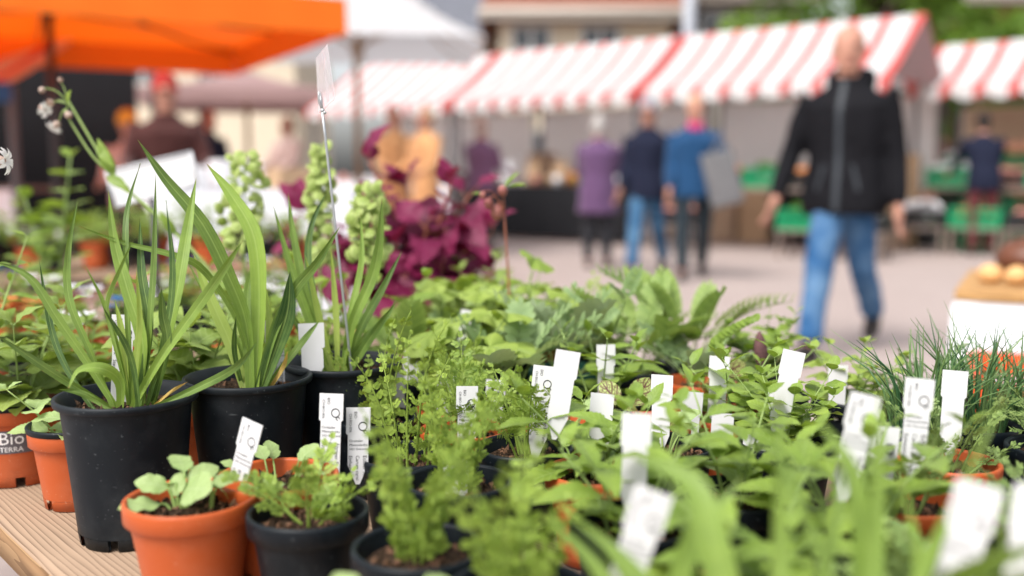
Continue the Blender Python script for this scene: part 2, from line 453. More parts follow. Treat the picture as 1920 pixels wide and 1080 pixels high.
# ================================================================== the square
def ground_mat():
    m, nt, b, out = mat('market_square_paving')
    co = OBJC(nt)
    n1 = NOISE(nt, 0.6, co, 4); n2 = NOISE(nt, 40.0, co, 3)
    br = N(nt, "ShaderNodeTexBrick"); br.inputs["Scale"].default_value = 4.0
    br.inputs["Color1"].default_value = (0.9, 0.9, 0.9, 1); br.inputs["Color2"].default_value = (1, 1, 1, 1); br.inputs["Mortar"].default_value = (0.72, 0.72, 0.72, 1)
    br.inputs["Mortar Size"].default_value = 0.012
    L(nt, co, br.inputs["Vector"])
    c = MIX(nt, n1, (0.36, 0.29, 0.265), (0.44, 0.365, 0.34))
    c = MIX(nt, MATH(nt, 'MULTIPLY', n2, 0.35), c, (0.26, 0.21, 0.19))
    c = MIX(nt, 1.0, c, br.outputs["Color"], 'MULTIPLY')
    L(nt, c, b.inputs["Base Color"])
    b.inputs["Roughness"].default_value = 0.8; b.inputs["Specular IOR Level"].default_value = 0.3
    L(nt, BUMP(nt, n2, 0.2, 0.004), b.inputs["Normal"])
    return m
mb = MB(); S = 150
mb.add([(-S, -40, 0), (S, -40, 0), (S, 260, 0), (-S, 260, 0)], [(0, 1, 2, 3)])
g = mb.build('ground', ground_mat(), smooth=False); g["kind"] = "structure"

def striped(name, red=(0.62, 0.045, 0.035), white=(0.68, 0.665, 0.66), duty=0.32, trans=0.25):
    m, nt, b, out = mat(name)
    tc = N(nt, "ShaderNodeTexCoord"); sep = N(nt, "ShaderNodeSeparateXYZ"); L(nt, tc.outputs["UV"], sep.inputs[0])
    fr = MATH(nt, 'FRACT', sep.outputs[0])
    k = MATH(nt, 'LESS_THAN', fr, duty)
    nz = NOISE(nt, 5.0, tc.outputs["Object"], 3)
    c = MIX(nt, k, white, red)
    c = MIX(nt, MATH(nt, 'MULTIPLY', nz, 0.25), c, tuple(0.8 * x for x in white))
    L(nt, c, b.inputs["Base Color"]); b.inputs["Roughness"].default_value = 0.6; b.inputs["Specular IOR Level"].default_value = 0.3
    t = N(nt, "ShaderNodeBsdfTranslucent"); L(nt, c, t.inputs["Color"])
    mx = N(nt, "ShaderNodeMixShader"); mx.inputs[0].default_value = trans
    L(nt, b.outputs[0], mx.inputs[1]); L(nt, t.outputs[0], mx.inputs[2]); L(nt, mx.outputs[0], out.inputs[0])
    return m
M['stripe'] = striped('red_white_striped_canvas')
M['orange'] = plain('orange_canvas', (0.96, 0.24, 0.018), 0.6, 0.3, 4, 0.06, trans=0.36, tc=(1.0, 0.13, 0.004))
M['whitecloth'] = plain('white_canvas', (0.62, 0.62, 0.635), 0.65, 0.3, 3, 0.03, trans=0.4)
M['mauve'] = plain('mauve_canvas', (0.38, 0.25, 0.24), 0.7, 0.2, 3, 0.1, trans=0.3)
M['tarp'] = plain('pale_grey_tarp', (0.80, 0.79, 0.78), 0.6, 0.3, 1.5, 0.10, trans=0.5)
M['tarp_beige'] = plain('beige_tarp', (0.50, 0.36, 0.25), 0.7, 0.2, 2, 0.12, trans=0.15)
M['blue'] = plain('blue_canvas_trim', (0.015, 0.10, 0.28), 0.6, 0.3, 5, 0.15)
M['blackcloth'] = plain('black_cloth', (0.012, 0.012, 0.014), 0.85, 0.15, 8, 0.3)
M['redcloth'] = plain('red_cloth', (0.42, 0.03, 0.06), 0.8, 0.2, 8, 0.2)
M['cloth'] = plain('white_table_cloth', (0.74, 0.75, 0.79), 0.75, 0.2, 6, 0.05)
M['greyplank'] = wood_mat('counter_board', (0.30, 0.24, 0.20), (0.25, 0.19, 0.16), (0.12, 0.09, 0.07), 1.0)
M['greencrate'] = plain('green_crate_plastic', (0.006, 0.25, 0.10), 0.45, 0.4, 20, 0.15)
M['blackcrate'] = plain('black_crate_plastic', (0.015, 0.016, 0.018), 0.45, 0.4, 20, 0.2)
M['foam'] = plain('white_wrap', (0.78, 0.78, 0.80), 0.6, 0.3, 12, 0.05)
M['produce_green'] = plain('salad_green', (0.12, 0.25, 0.04), 0.6, 0.3, 25, 0.6)
M['produce_orange'] = plain('orange_produce', (0.62, 0.22, 0.05), 0.5, 0.4, 25, 0.3)
M['produce_pink'] = plain('pink_produce', (0.55, 0.22, 0.18), 0.5, 0.4, 25, 0.3)
M['kraft'] = plain('kraft_paper', (0.46, 0.31, 0.19), 0.8, 0.2, 20, 0.15)
M['steelpost'] = plain('grey_stall_post', (0.10, 0.10, 0.11), 0.45, 0.5)
M['lampgrey'] = plain('pale_grey_pole', (0.36, 0.38, 0.42), 0.45, 0.4)

ROW = Vector((-0.79, 0.613, 0)); BACK = Vector((0.613, 0.79, 0))
def stall(name, label, P, length, group, z_eave=2.1, z_ridge=2.95, depth=2.3, period=0.40, back='tarp', back_h=(0.75, 2.05), cloth='greyplank', gable=True):
    """P: right-hand front eave corner on the ground; built in a frame with x = along the row (leftwards), y = backwards"""
    rz = math.atan2(ROW.y, ROW.x)
    root = empty(name, label, 'market stall', (P.x, P.y, 0), rz, group)
    # in this frame +x runs along ROW; BACK is at -90 degrees => local -y
    def q(a, d, z): return (a, -d, z)
    rng = random.Random(int(P.x * 100))
    nx, nr = 36, 6
    for side in (0, 1):
        mb = MB(); V = []; F = []; UV = []
        for i in range(nx + 1):
            a = length * i / nx
            sagx = math.sin(math.pi * ((a / length * 3) % 1.0)) * 0.025
            for j in range(nr + 1):
                t = j / nr
                sag = math.sin(math.pi * t) * 0.05 + sagx * math.sin(math.pi * t)
                d = (depth / 2) * t if side == 0 else depth - (depth / 2) * t
                V.append(q(a, d - (0.12 * (1 - t)) if side == 0 else d, z_eave + (z_ridge - z_eave) * t - sag)); UV.append((a / period, t))
        for i in range(nx):
            for j in range(nr):
                k = i * (nr + 1) + j
                F.append((k, k + 1, k + nr + 2, k + nr + 1))
        mb.add(V, F, UV)
        mb.build('roof_canvas', M['stripe'], root)
    # scalloped front valance
    mb = MB(); V = []; F = []; UV = []
    n2 = int(length / period) * 12
    for i in range(n2 + 1):
        a = length * i / n2
        sc = abs(math.sin(math.pi * a / period))
        V += [q(a, -0.125, z_eave + 0.005), q(a, -0.13, z_eave - 0.10 - 0.09 * sc)]
        UV += [(a / period, 0), (a / period, 1)]
    for i in range(n2): F.append((2 * i, 2 * i + 1, 2 * i + 3, 2 * i + 2))
    mb.add(V, F, UV).build('valance', M['stripe'], root)
    if gable:
        for a in (0.01, length - 0.01):
            mb = MB(); mb.add([q(a, -.06, z_eave), q(a, depth, z_eave), q(a, depth / 2, z_ridge - .02), q(a + .01, -.06, z_eave), q(a + .01, depth, z_eave), q(a + .01, depth / 2, z_ridge - .02)],
                              [(0, 1, 2), (5, 4, 3), (0, 2, 5, 3), (1, 4, 5, 2), (0, 3, 4, 1)])
            mb.build('gable_canvas', M['mauve'], root, smooth=False)
    for a in (0.06, length - 0.06):
        for d in (0.02, depth - 0.05):
            mb = MB(); box(mb, q(a, d, z_eave / 2), (0.05, 0.05, z_eave)); mb.build('post', M['steelpost'], root, smooth=False)
    for d in (0.02, depth - 0.05):
        mb = MB(); box(mb, q(length / 2, d, z_eave - 0.06), (length - 0.17, 0.04, 0.05)); mb.build('rail', M['steelpost'], root, smooth=False)
    if back:
        mb = MB(); V = []; F = []
        for i in range(41):
            a = 0.1 + (length - 0.2) * i / 40
            w = 0.02 * math.sin(i * 1.3) + 0.012 * math.sin(i * 2.9)
            V += [q(a, depth - 0.1 + w, back_h[0]), q(a, depth - 0.1 + w * .3, back_h[1])]
        for i in range(40): F.append((2 * i, 2 * i + 1, 2 * i + 3, 2 * i + 2))
        mb.add(V, F).build('back_sheet', M[back], root)
    # counter: board, trestle legs, hanging cloth
    mb = MB(); bbox(mb, q(length / 2, 0.45, 0.80), (length - 0.3, 0.75, 0.04), 0.008); mb.build('counter_board', M['greyplank'], root, smooth=False)
    for a in (0.4, length - 0.4):
        mb = MB()
        for s in (-1, 1): tube(mb, [q(a, 0.45 + s * 0.32, 0), q(a, 0.45 + s * 0.1, 0.78)], 0.02, 6)
        mb.build('trestle', M['steelpost'], root)
    if cloth != 'greyplank':
        mb = MB(); V = []; F = []
        nn = 60
        for i in range(nn + 1):
            a = 0.18 + (length - 0.36) * i / nn
            w = 0.025 * math.sin(i * 0.9) + 0.015 * math.sin(i * 2.3)
            V += [q(a, 0.83, 0.824), q(a, 0.066, 0.826), q(a, 0.055, 0.80), q(a, 0.045 + w, 0.06)]
        for i in range(nn):
            for j in range(3): F.append((4 * i + j, 4 * i + j + 1, 4 * i + 4 + j + 1, 4 * i + 4 + j))
        mb.add(V, F).build('counter_cloth', M[cloth], root)
    return root
PA = Vector((4.38, 11.6, 0))
G_ST = 'red and white striped market stalls'
SL = 3.30
stall('market_stall', 'red and white striped stall behind the man in the black jacket', PA, SL, G_ST, cloth='greyplank')
PB = PA + ROW * (SL + 0.06)
stall('market_stall', 'red and white striped stall with black counter cloth behind the long purple coat', PB, SL, G_ST, cloth='blackcloth')
PC = PB + ROW * (SL + 0.06)
stall('market_stall', 'red and white striped stall behind the two people in tan coats', PC, SL, G_ST, cloth='cloth')
PE = Vector((5.20, 13.15, 0)) - ROW * SL
stall('market_stall', 'red and white striped stall selling crates of vegetables', PE, SL, G_ST, z_ridge=2.75, back='tarp_beige', back_h=(1.45, 1.95))

def on_stall(P, a, d, z=0.0): return P + ROW * a + BACK * d + Vector((0, 0, z))

# stall on the far left: striped roof with a blue border, dark inside
def left_stall():
    root = empty('market_stall', 'striped stall with a blue border and black back wall beyond the orange parasol', 'market stall', (-6.3, 11.2, 0), R(-12), G_ST)
    mb = MB(); V = []; F = []; UV = []
    nx, nr = 30, 6
    for i in range(nx + 1):
        a = -1.7 + 3.6 * i / nx
        for j in range(nr + 1):
            t = j / nr
            V.append((a, -1.3 + 1.3 * t, 1.85 + 0.75 * t - 0.05 * math.sin(math.pi * t))); UV.append((a / 0.4, t))
    for i in range(nx):
        for j in range(nr):
            k = i * (nr + 1) + j; F.append((k, k + 1, k + nr + 2, k + nr + 1))
    mb.add(V, F, UV).build('roof_canvas', M['stripe'], root)
    mb = MB(); V = []; F = []
    for i in range(41):
        a = -1.7 + 3.6 * i / 40
        V += [(a, -1.305, 1.855), (a, -1.31, 1.66 + 0.015 * math.sin(i))]
    for i in range(40): F.append((2 * i, 2 * i + 1, 2 * i + 3, 2 * i + 2))
    mb.add(V, F).build('border_canvas', M['blue'], root)
    for x in (-1.65, 1.85):
        for y in (-1.25, 1.2):
            mb = MB(); box(mb, (x, y, 0.92 if y < 0 else 1.3), (0.06, 0.06, 1.84 if y < 0 else 2.6)); mb.build('post', M['steelpost'], root, smooth=False)
    mb = MB(); box(mb, (0.1, 0.9, 1.2), (3.4, 0.03, 2.4)); mb.build('back_wall', M['blackcloth'], root, smooth=False)
    mb = MB(); bbox(mb, (0.1, -0.75, 0.84), (3.3, 0.8, 0.04), 0.008); mb.build('counter_board', M['greyplank'], root, smooth=False)
    mb = MB(); box(mb, (0.1, -1.165, 0.45), (3.3, 0.02, 0.78)); mb.build('counter_front', M['cloth'], root, smooth=False)
left_stall()

# ------------------------------------------------------------------ parasols
def parasol(name, label, centre, half, z_e, rise, rz, m, pole_m, valance=0.0, pole_r=0.035, sagk=0.12, frame='blackmetal', off=(0, 0)):
    root = empty(name, label, 'parasol', (centre[0], centre[1], 0), rz, 'canvas parasols on the square')
    hx, hy = half
    mb = MB(); n = 20; V = []; F = []
    for i in range(n + 1):
        for j in range(n + 1):
            x, y = -1 + 2 * i / n, -1 + 2 * j / n
            r = max(abs(x), abs(y))
            t = 1 - r
            lo = min(abs(x), abs(y)) / max(r, 1e-4)
            z = z_e + rise * t - sagk * math.sin(math.pi * t) - 0.06 * math.sin(math.pi * min(1, lo)) * r * (1 - r) * 2
            V.append((x * hx, y * hy, z))
    for i in range(n):
        for j in range(n):
            k = i * (n + 1) + j; F.append((k, k + n + 1, k + n + 2, k + 1))
    can = mb.add(V, F).build('canopy', m, root)
    if valance:
        for (ax, ay, bx, by) in ((-1, -1, 1, -1), (1, -1, 1, 1), (1, 1, -1, 1), (-1, 1, -1, -1)):
            mb = MB(); V = []; F = []
            for i in range(31):
                t = i / 30; x = ax + (bx - ax) * t; y = ay + (by - ay) * t
                o = 1.0 + 0.004 * math.sin(i * 1.7)
                V += [(x * hx, y * hy, z_e), (x * hx * o, y * hy * o, z_e - valance)]
            for i in range(30): F.append((2 * i, 2 * i + 1, 2 * i + 3, 2 * i + 2))
            mb.add(V, F).build('valance', m, root)
    mb = MB(); tube(mb, [(0, 0, 0), (0, 0, z_e + rise - 0.02)], pole_r, 10); mb.build('pole', pole_m, root)
    mb = MB(); bbox(mb, (0, 0, 0.04), (0.6, 0.6, 0.08), 0.01); mb.build('base', M['blackmetal'], root, smooth=False)
    for k in range(8):
        w = k * math.pi / 4
        s = 1 / max(abs(math.cos(w)), abs(math.sin(w)))
        e = Vector((math.cos(w) * s * hx * .97, math.sin(w) * s * hy * .97, z_e - 0.015))
        tp = Vector((0, 0, z_e + rise - 0.06))
        pts = [tp.lerp(e, t) - Vector((0, 0, sagk * math.sin(math.pi * t) + 0.02)) for t in (0, .25, .5, .75, 1)]
        mb = MB(); tube(mb, pts, 0.014, 5); mb.build('rib', M[frame], root)
        mid = tp.lerp(e, .5) - Vector((0, 0, sagk + .03))
        mb = MB(); tube(mb, [(0, 0, z_e + 0.02), mid], 0.011, 5); mb.build('strut', M[frame], root)
    mb = MB(); lathe(mb, [(pole_r + .002, 0), (pole_r + .045, 0.01), (pole_r + .045, .07), (pole_r + .002, .08)], 12, c=(0, 0, z_e - 0.02)); mb.build('runner', M[frame], root)
    return root
c0 = aty(650, 72, 8.0); c0.z = 0
# orange parasol: near right corner at c0, front edge running left and slightly nearer
fd = Vector((-0.88, -0.475, 0)); bd = Vector((-0.475, 0.88, 0))
oc = c0 + fd * 2.0 + bd * 1.9
parasol('market_parasol', 'large orange square parasol with a straight hanging border', oc, (2.0, 1.9), 2.36, 0.50, math.atan2(-fd.y, -fd.x), M['orange'], M['blackmetal'], 0.27, frame='blackmetal')
wc = Vector((-1.91, 12.5, 0))
parasol('market_parasol', 'large white parasol on a wooden pole behind the orange one', wc, (1.5, 1.5), 2.5, 1.5, R(5), M['whitecloth'], M['wood_pale'], 0.0, 0.042, 0.22, 'wood_pale')
parasol('market_parasol', 'mauve brown parasol on a wooden pole, dimmer than the white one', (-5.3, 20.2, 0), (1.9, 1.8), 2.55, 0.5, R(10), M['mauve'], M['wood_pale'], 0.25, 0.05, 0.08, 'wood_pale')

# ------------------------------------------------------------------ houses
M['cream'] = plain('cream_render', (0.60, 0.52, 0.40), 0.85, 0.2, 2.0, 0.10)
M['greyrender'] = plain('grey_render', (0.36, 0.33, 0.29), 0.85, 0.2, 2.0, 0.12)
M['slate'] = plain('blue_grey_slate', (0.16, 0.17, 0.20), 0.7, 0.3, 3, 0.25)
M['rooftile'] = plain('red_brown_tile', (0.30, 0.14, 0.10), 0.8, 0.2, 3, 0.25)
M['fascia'] = plain('pale_fascia', (0.55, 0.50, 0.44), 0.7, 0.3, 3, 0.08)
M['shutter'] = plain('dark_shutter', (0.07, 0.075, 0.08), 0.5, 0.4, 10, 0.2)
M['glass'] = plain('dark_window_glass', (0.05, 0.06, 0.07), 0.08, 0.6, 2, 0.2)
M['winframe'] = plain('white_window_frame', (0.62, 0.61, 0.60), 0.5, 0.4)
M['brownwood'] = plain('brown_timber', (0.22, 0.10, 0.06), 0.7, 0.3, 5, 0.3)
def house(name, label, x0, x1, y, z_top, rise, wallm, roofm, wins, depth=8.0, over=0.9, rz=0.0, hip=0.0, shut=True):
    root = empty(name, label, 'house', ((x0 + x1) / 2, y, 0), rz)
    hw = (x1 - x0) / 2
    mb = MB(); box(mb, (0, depth / 2, z_top / 2), (2 * hw, depth, z_top)); mb.build('wall', wallm, root, smooth=False)
    mb = MB()
    e = over
    ri = hw * hip
    th = 0.18
    low = [(-hw - e, -e, z_top), (hw + e, -e, z_top), (hw + e, depth + e, z_top), (-hw - e, depth + e, z_top)]
    rid = [(-hw - e + ri, depth / 2, z_top + rise), (hw + e - ri, depth / 2, z_top + rise)]
    V = low + rid + [(a, b, c + th) for a, b, c in low + rid]
    F = [(6, 7, 11, 10), (7, 8, 11), (8, 9, 10, 11), (9, 6, 10), (0, 4, 5, 1), (1, 5, 2), (2, 5, 4, 3), (3, 4, 0), (0, 1, 7, 6), (1, 2, 8, 7), (2, 3, 9, 8), (3, 0, 6, 9)]
    rf = mb.add(V, F).build('roof', roofm, root, smooth=False)
    for k in range(26):     # tile courses standing proud of the slope
        t = (k + 0.5) / 26
        zz = z_top + th + rise * t; yy = -e + (depth / 2 + e) * t
        mb = MB(); w = 2 * (hw + e) - 2 * ri * t
        box(mb, (0, yy, zz + 0.015), (w - 0.06, 0.05, 0.05)); mb.build('tile_course', roofm, rf, smooth=False)
    mb = MB(); box(mb, (0, -e - 0.06, z_top + 0.12), (2 * (hw + e), 0.10, 0.30)); mb.build('fascia', M['fascia'], root, smooth=False)
    mb = MB(); tube(mb, [(-hw - e, -e - 0.17, z_top + 0.16), (hw + e, -e - 0.17, z_top + 0.16)], 0.065, 8); mb.build('gutter', M['fascia'], root)
    for (wx, wz, ww, wh) in wins:
        mb = MB(); box(mb, (wx, -0.004, wz), (ww, 0.05, wh))
        w = mb.build('window', M['glass'], root, smooth=False)
        for s in (-1, 0, 1):
            mb = MB(); box(mb, (wx + s * (ww / 2 - .03 * abs(s)), -0.045, wz), (0.07, 0.05, wh)); mb.build('frame_bar', M['winframe'], w, smooth=False)
        for s in (-1, 1):
            mb = MB(); box(mb, (wx, -0.047, wz + s * (wh / 2 - .03)), (ww - .15, 0.05, 0.06)); mb.build('frame_bar', M['winframe'], w, smooth=False)
        mb = MB(); box(mb, (wx, -0.09, wz - wh / 2 - 0.06), (ww + 0.2, 0.18, 0.07)); mb.build('sill', M['fascia'], w, smooth=False)
        for s in ((-1, 1) if shut else ()):
            mb = MB(); box(mb, (wx + s * (ww / 2 + 0.19), -0.03, wz), (0.30, 0.05, wh)); mb.build('shutter', M['shutter'], w, smooth=False)
    return root
hx0, hx1, hy = aty(935, 90, 26).x, aty(1255, 90, 26).x, 26.0
hw_ = (hx1 - hx0) / 2; hc = (hx0 + hx1) / 2
wz_ = aty(1000, 73, 26).z
wins = [(aty(996, 73, 26).x - hc, wz_, 1.0, 0.62), (aty(1126, 73, 26).x - hc, wz_, 1.0, 0.62)]
for k in range(2): wins.append((wins[k][0], 1.5, 1.0, 1.2))
house('cream_house', 'cream rendered house with red brown roof behind the striped stalls', hx0, hx1, hy, aty(960, 41, 26).z, 2.4, M['cream'], M['rooftile'], wins, over=0.5, hip=0.3, shut=False)
gx0, gx1 = aty(1240, 60, 29).x, aty(1500, 60, 29).x
gc = (gx0 + gx1) / 2
gz = aty(1300, 55, 29).z
wins = [(aty(px, 55, 29).x - gc, gz, 0.9, 1.1) for px in (1268, 1345, 1425)]
house('grey_house', 'grey house with tall windows between the cream house and the tree', gx0, gx1, 29, aty(1300, 8, 29).z, 2.5, M['greyrender'], M['rooftile'], wins, over=0.6, hip=0.2)
house('slate_house', 'blue grey slate roofed house beside the cream house', aty(720, 60, 34).x, aty(925, 60, 34).x, 34, aty(800, 95, 34).z, 4.2, M['greyrender'], M['slate'], [(-1.2, 2.0, 0.9, 1.0), (0.9, 2.0, 0.9, 1.0)], over=0.5, hip=0.1)
house('brown_house', 'brown timber house behind the tree', aty(1790, 60, 30).x, aty(2080, 60, 30).x, 30, aty(1800, 10, 30).z, 3.0, M['brownwood'], M['rooftile'], [(-0.9, 4.6, 0.9, 1.0), (1.6, 4.6, 0.9, 1.0)], over=0.7)
house('far_house', 'pale house far behind the mauve parasol', -24, -9, 42, 7.5, 3.0, M['cream'], M['rooftile'], [(-5, 5.4, 1.1, 1.4), (-2, 5.4, 1.1, 1.4), (1.2, 5.4, 1.1, 1.4), (4.4, 5.4, 1.1, 1.4)], over=0.7)

lp = aty(1292, 60, 17.5)
root = empty('lamp_post', 'pale grey lamp post rising behind the striped stall roof', 'lamp post', (lp.x, lp.y, 0))
mb = MB(); tube(mb, [(0, 0, 0), (0, 0, 2.5), (0, 0, 6.2)], [0.13, 0.12, 0.09], 12); mb.build('pole', M['lampgrey'], root)
mb = MB(); lathe(mb, [(0.0, 0.0), (0.2, 0.0), (0.2, .25), (.15, .3), (0.0, .32)], 14); mb.build('base', M['lampgrey'], root)
mb = MB(); ellipsoid(mb, (0, 0, 6.3), (0.26, 0.26, 0.16), 12, 8); mb.build('lamp_head', M['lampgrey'], root)

# ------------------------------------------------------------------ tree behind the stalls
M['treeleaf'] = leafmat('tree_leaf', (0.07, 0.16, 0.02), (0.24, 0.38, 0.05), 'none', rough=0.5, trans=0.35)
M['treebark'] = plain('tree_bark', (0.10, 0.075, 0.055), 0.9, 0.2, 12, 0.4, 0.5)
def tree(label, loc, height, rad, seed, nleaf):
    rng = random.Random(seed)
    root = empty('broadleaf_tree', label, 'tree', loc, 0, 'trees behind the market')
    mb = MB()
    tube(mb, [(0, 0, 0), (.05, 0, 1.2), (-.05, .05, height * .45), (0, 0, height * .8)], [.22, .17, .12, .04], 9)
    tips = []
    for k in range(14):
        w = rng.uniform(0, 6.28); z0 = height * rng.uniform(.25, .6)
        e = Vector((math.cos(w) * rad * rng.uniform(.5, .9), math.sin(w) * rad * rng.uniform(.5, .9), z0 + height * rng.uniform(.1, .35)))
        tube(mb, catmull([(0, 0, z0), e * .5 + Vector((0, 0, z0 * .6)), e], 6), [.07, .06, .045, .035, .025, .012], 6)
        tips.append(e)
    mb.build('trunk', M['treebark'], root)
    mb = MB()
    clumps = [(t, rng.uniform(.35, .6) * rad * .55) for t in tips]
    for k in range(34):
        w = rng.uniform(0, 6.28); ph = rng.uniform(-.7, 1.2)
        rr = rad * rng.uniform(.45, 1.0)
        clumps.append((Vector((math.cos(w) * math.cos(ph) * rr, math.sin(w) * math.cos(ph) * rr, height * .63 + math.sin(ph) * height * .36)), rng.uniform(.25, .5) * rad * .6))
    per = nleaf // len(clumps)
    for c, r in clumps:
        tone = rng.uniform(.1, .9)
        for k in range(per):
            d = Vector((rng.gauss(0, 1), rng.gauss(0, 1), rng.gauss(0, 1))).normalized() * (rng.random() ** .5) * r
            p = c + Vector((d.x, d.y, d.z * .75))
            s = rng.uniform(.07, .14)
            E = Euler((rng.uniform(-1, 1), rng.uniform(-1, 1), rng.uniform(0, 6.28))).to_matrix()
            V = [p + E @ Vector(v) * s for v in ((0, -1, 0), (.5, -.1, .12), (0, 1.1, 0), (-.5, -.1, .12))]
            mb.add(V, [(0, 1, 2), (0, 2, 3)], None, min(1, max(0, tone + rng.uniform(-.2, .2))))
    mb.build('crown', M['treeleaf'], root, smooth=False)
p = aty(1600, 20, 21); tree('bright green leafy tree above the stall behind the man', (p.x, 21, 0), 6.2, 2.7, 5, 9000)
p = aty(1800, 60, 24); tree('smaller green tree in front of the brown house', (p.x, 24, 0), 5.0, 1.9, 8, 5000)
p = aty(110, 240, 14.5); tree('low green tree behind the stall with the blue border', (-9.6, 16.5, 0), 3.6, 1.6, 9, 3000)

# ================================================================== people
def loft(rings, seg=14):
    """rings: (centre, rx, ry, axis) ; axis = direction of the section normal"""
    V = []; F = []
    n = len(rings)
    for (c, rx, ry, ax) in rings:
        ax = Vector(ax).normalized()
        sx = Vector((1, 0, 0)) - ax * ax.x
        if sx.length < 0.1: sx = Vector((0, 1, 0)) - ax * ax.y
        sx.normalize(); sy = ax.cross(sx)
        for k in range(seg):
            w = 2 * math.pi * k / seg
            V.append(Vector(c) + sx * (rx * math.cos(w)) + sy * (ry * math.sin(w)))
    for i in range(n - 1):
        for k in range(seg):
            k2 = (k + 1) % seg
            F.append((i * seg + k, i * seg + k2, (i + 1) * seg + k2, (i + 1) * seg + k))
    a = len(V); V.append(Vector(rings[0][0])); b = len(V); V.append(Vector(rings[-1][0]))
    for k in range(seg):
        k2 = (k + 1) % seg
        F.append((a, k2, k)); F.append((b, (n - 1) * seg + k, (n - 1) * seg + k2))
    return V, F
def remesh(parts, vox, smooth=3, keep=None):
    me = bpy.data.meshes.new('tmp')
    V = []; F = []
    for v, f in parts:
        o = len(V); V += [tuple(p) for p in v]; F += [tuple(i + o for i in q) for q in f]
    me.from_pydata(V, [], F); me.update()
    o = bpy.data.objects.new('tmp', me); COL.objects.link(o)
    md = o.modifiers.new('r', 'REMESH'); md.mode = 'VOXEL'; md.voxel_size = vox; md.use_smooth_shade = True
    ms = o.modifiers.new('s', 'SMOOTH'); ms.iterations = smooth; ms.factor = 0.5
    dg = bpy.context.evaluated_depsgraph_get(); dg.update()
    out = bpy.data.meshes.new_from_object(o.evaluated_get(dg))
    bpy.data.objects.remove(o); bpy.data.meshes.remove(me)
    return out
def add_raw(me, parts):
    """append untouched pieces (fingers) to a mesh"""
    V = [v.co[:] for v in me.vertices]; F = [tuple(p.vertices) for p in me.polygons]
    for v, f in parts:
        o = len(V); V += [tuple(p) for p in v]; F += [tuple(i + o for i in q) for q in f]
    m2 = bpy.data.meshes.new('body'); m2.from_pydata(V, [], F); m2.update()
    m2.polygons.foreach_set("use_smooth", np.full(len(m2.polygons), True))
    bpy.data.meshes.remove(me)
    return m2
def limb(pts, radii):
    P = [Vector(p) for p in pts]; n = len(P)
    rings = []
    for i in range(n):
        t = (P[min(i + 1, n - 1)] - P[max(i - 1, 0)])
        r = radii[i]; rx, ry = r if hasattr(r, '__len__') else (r, r)
        rings.append((P[i], rx, ry, t))
    return loft(rings)
M['skin'] = plain('skin', (0.44, 0.22, 0.155), 0.55, 0.3, 25, 0.10)
M['lip'] = plain('lip', (0.40, 0.15, 0.13), 0.5, 0.4)
M['eyedark'] = plain('eye', (0.05, 0.04, 0.035), 0.25, 0.5)
M['hair_grey'] = plain('grey_hair', (0.42, 0.40, 0.38), 0.7, 0.3, 60, 0.35, 0.4)
M['hair_blond'] = plain('blond_hair', (0.52, 0.36, 0.20), 0.6, 0.3, 60, 0.3, 0.4)
M['hair_brown'] = plain('brown_hair', (0.20, 0.10, 0.05), 0.6, 0.3, 60, 0.35, 0.4)
M['hair_dark'] = plain('dark_hair', (0.02, 0.015, 0.013), 0.6, 0.3, 60, 0.4, 0.4)
def fabric(name, col, amt=0.2, trans=0):
    return plain(name, col, 0.85, 0.2, 9, amt, 0.25, sheen=0.15)
def denim(name, a, b_):
    m, nt, b, out = mat(name)
    co = OBJC(nt)
    n = NOISE(nt, 5.0, co, 3); n2 = NOISE(nt, 90.0, co, 2)
    L(nt, MIX(nt, MATH(nt, 'MULTIPLY', n2, 0.4), RAMP(nt, n, (0.38, a), (0.66, b_)), a), b.inputs["Base Color"])
    b.inputs["Roughness"].default_value = 0.85; b.inputs["Specular IOR Level"].default_value = 0.15
    return m
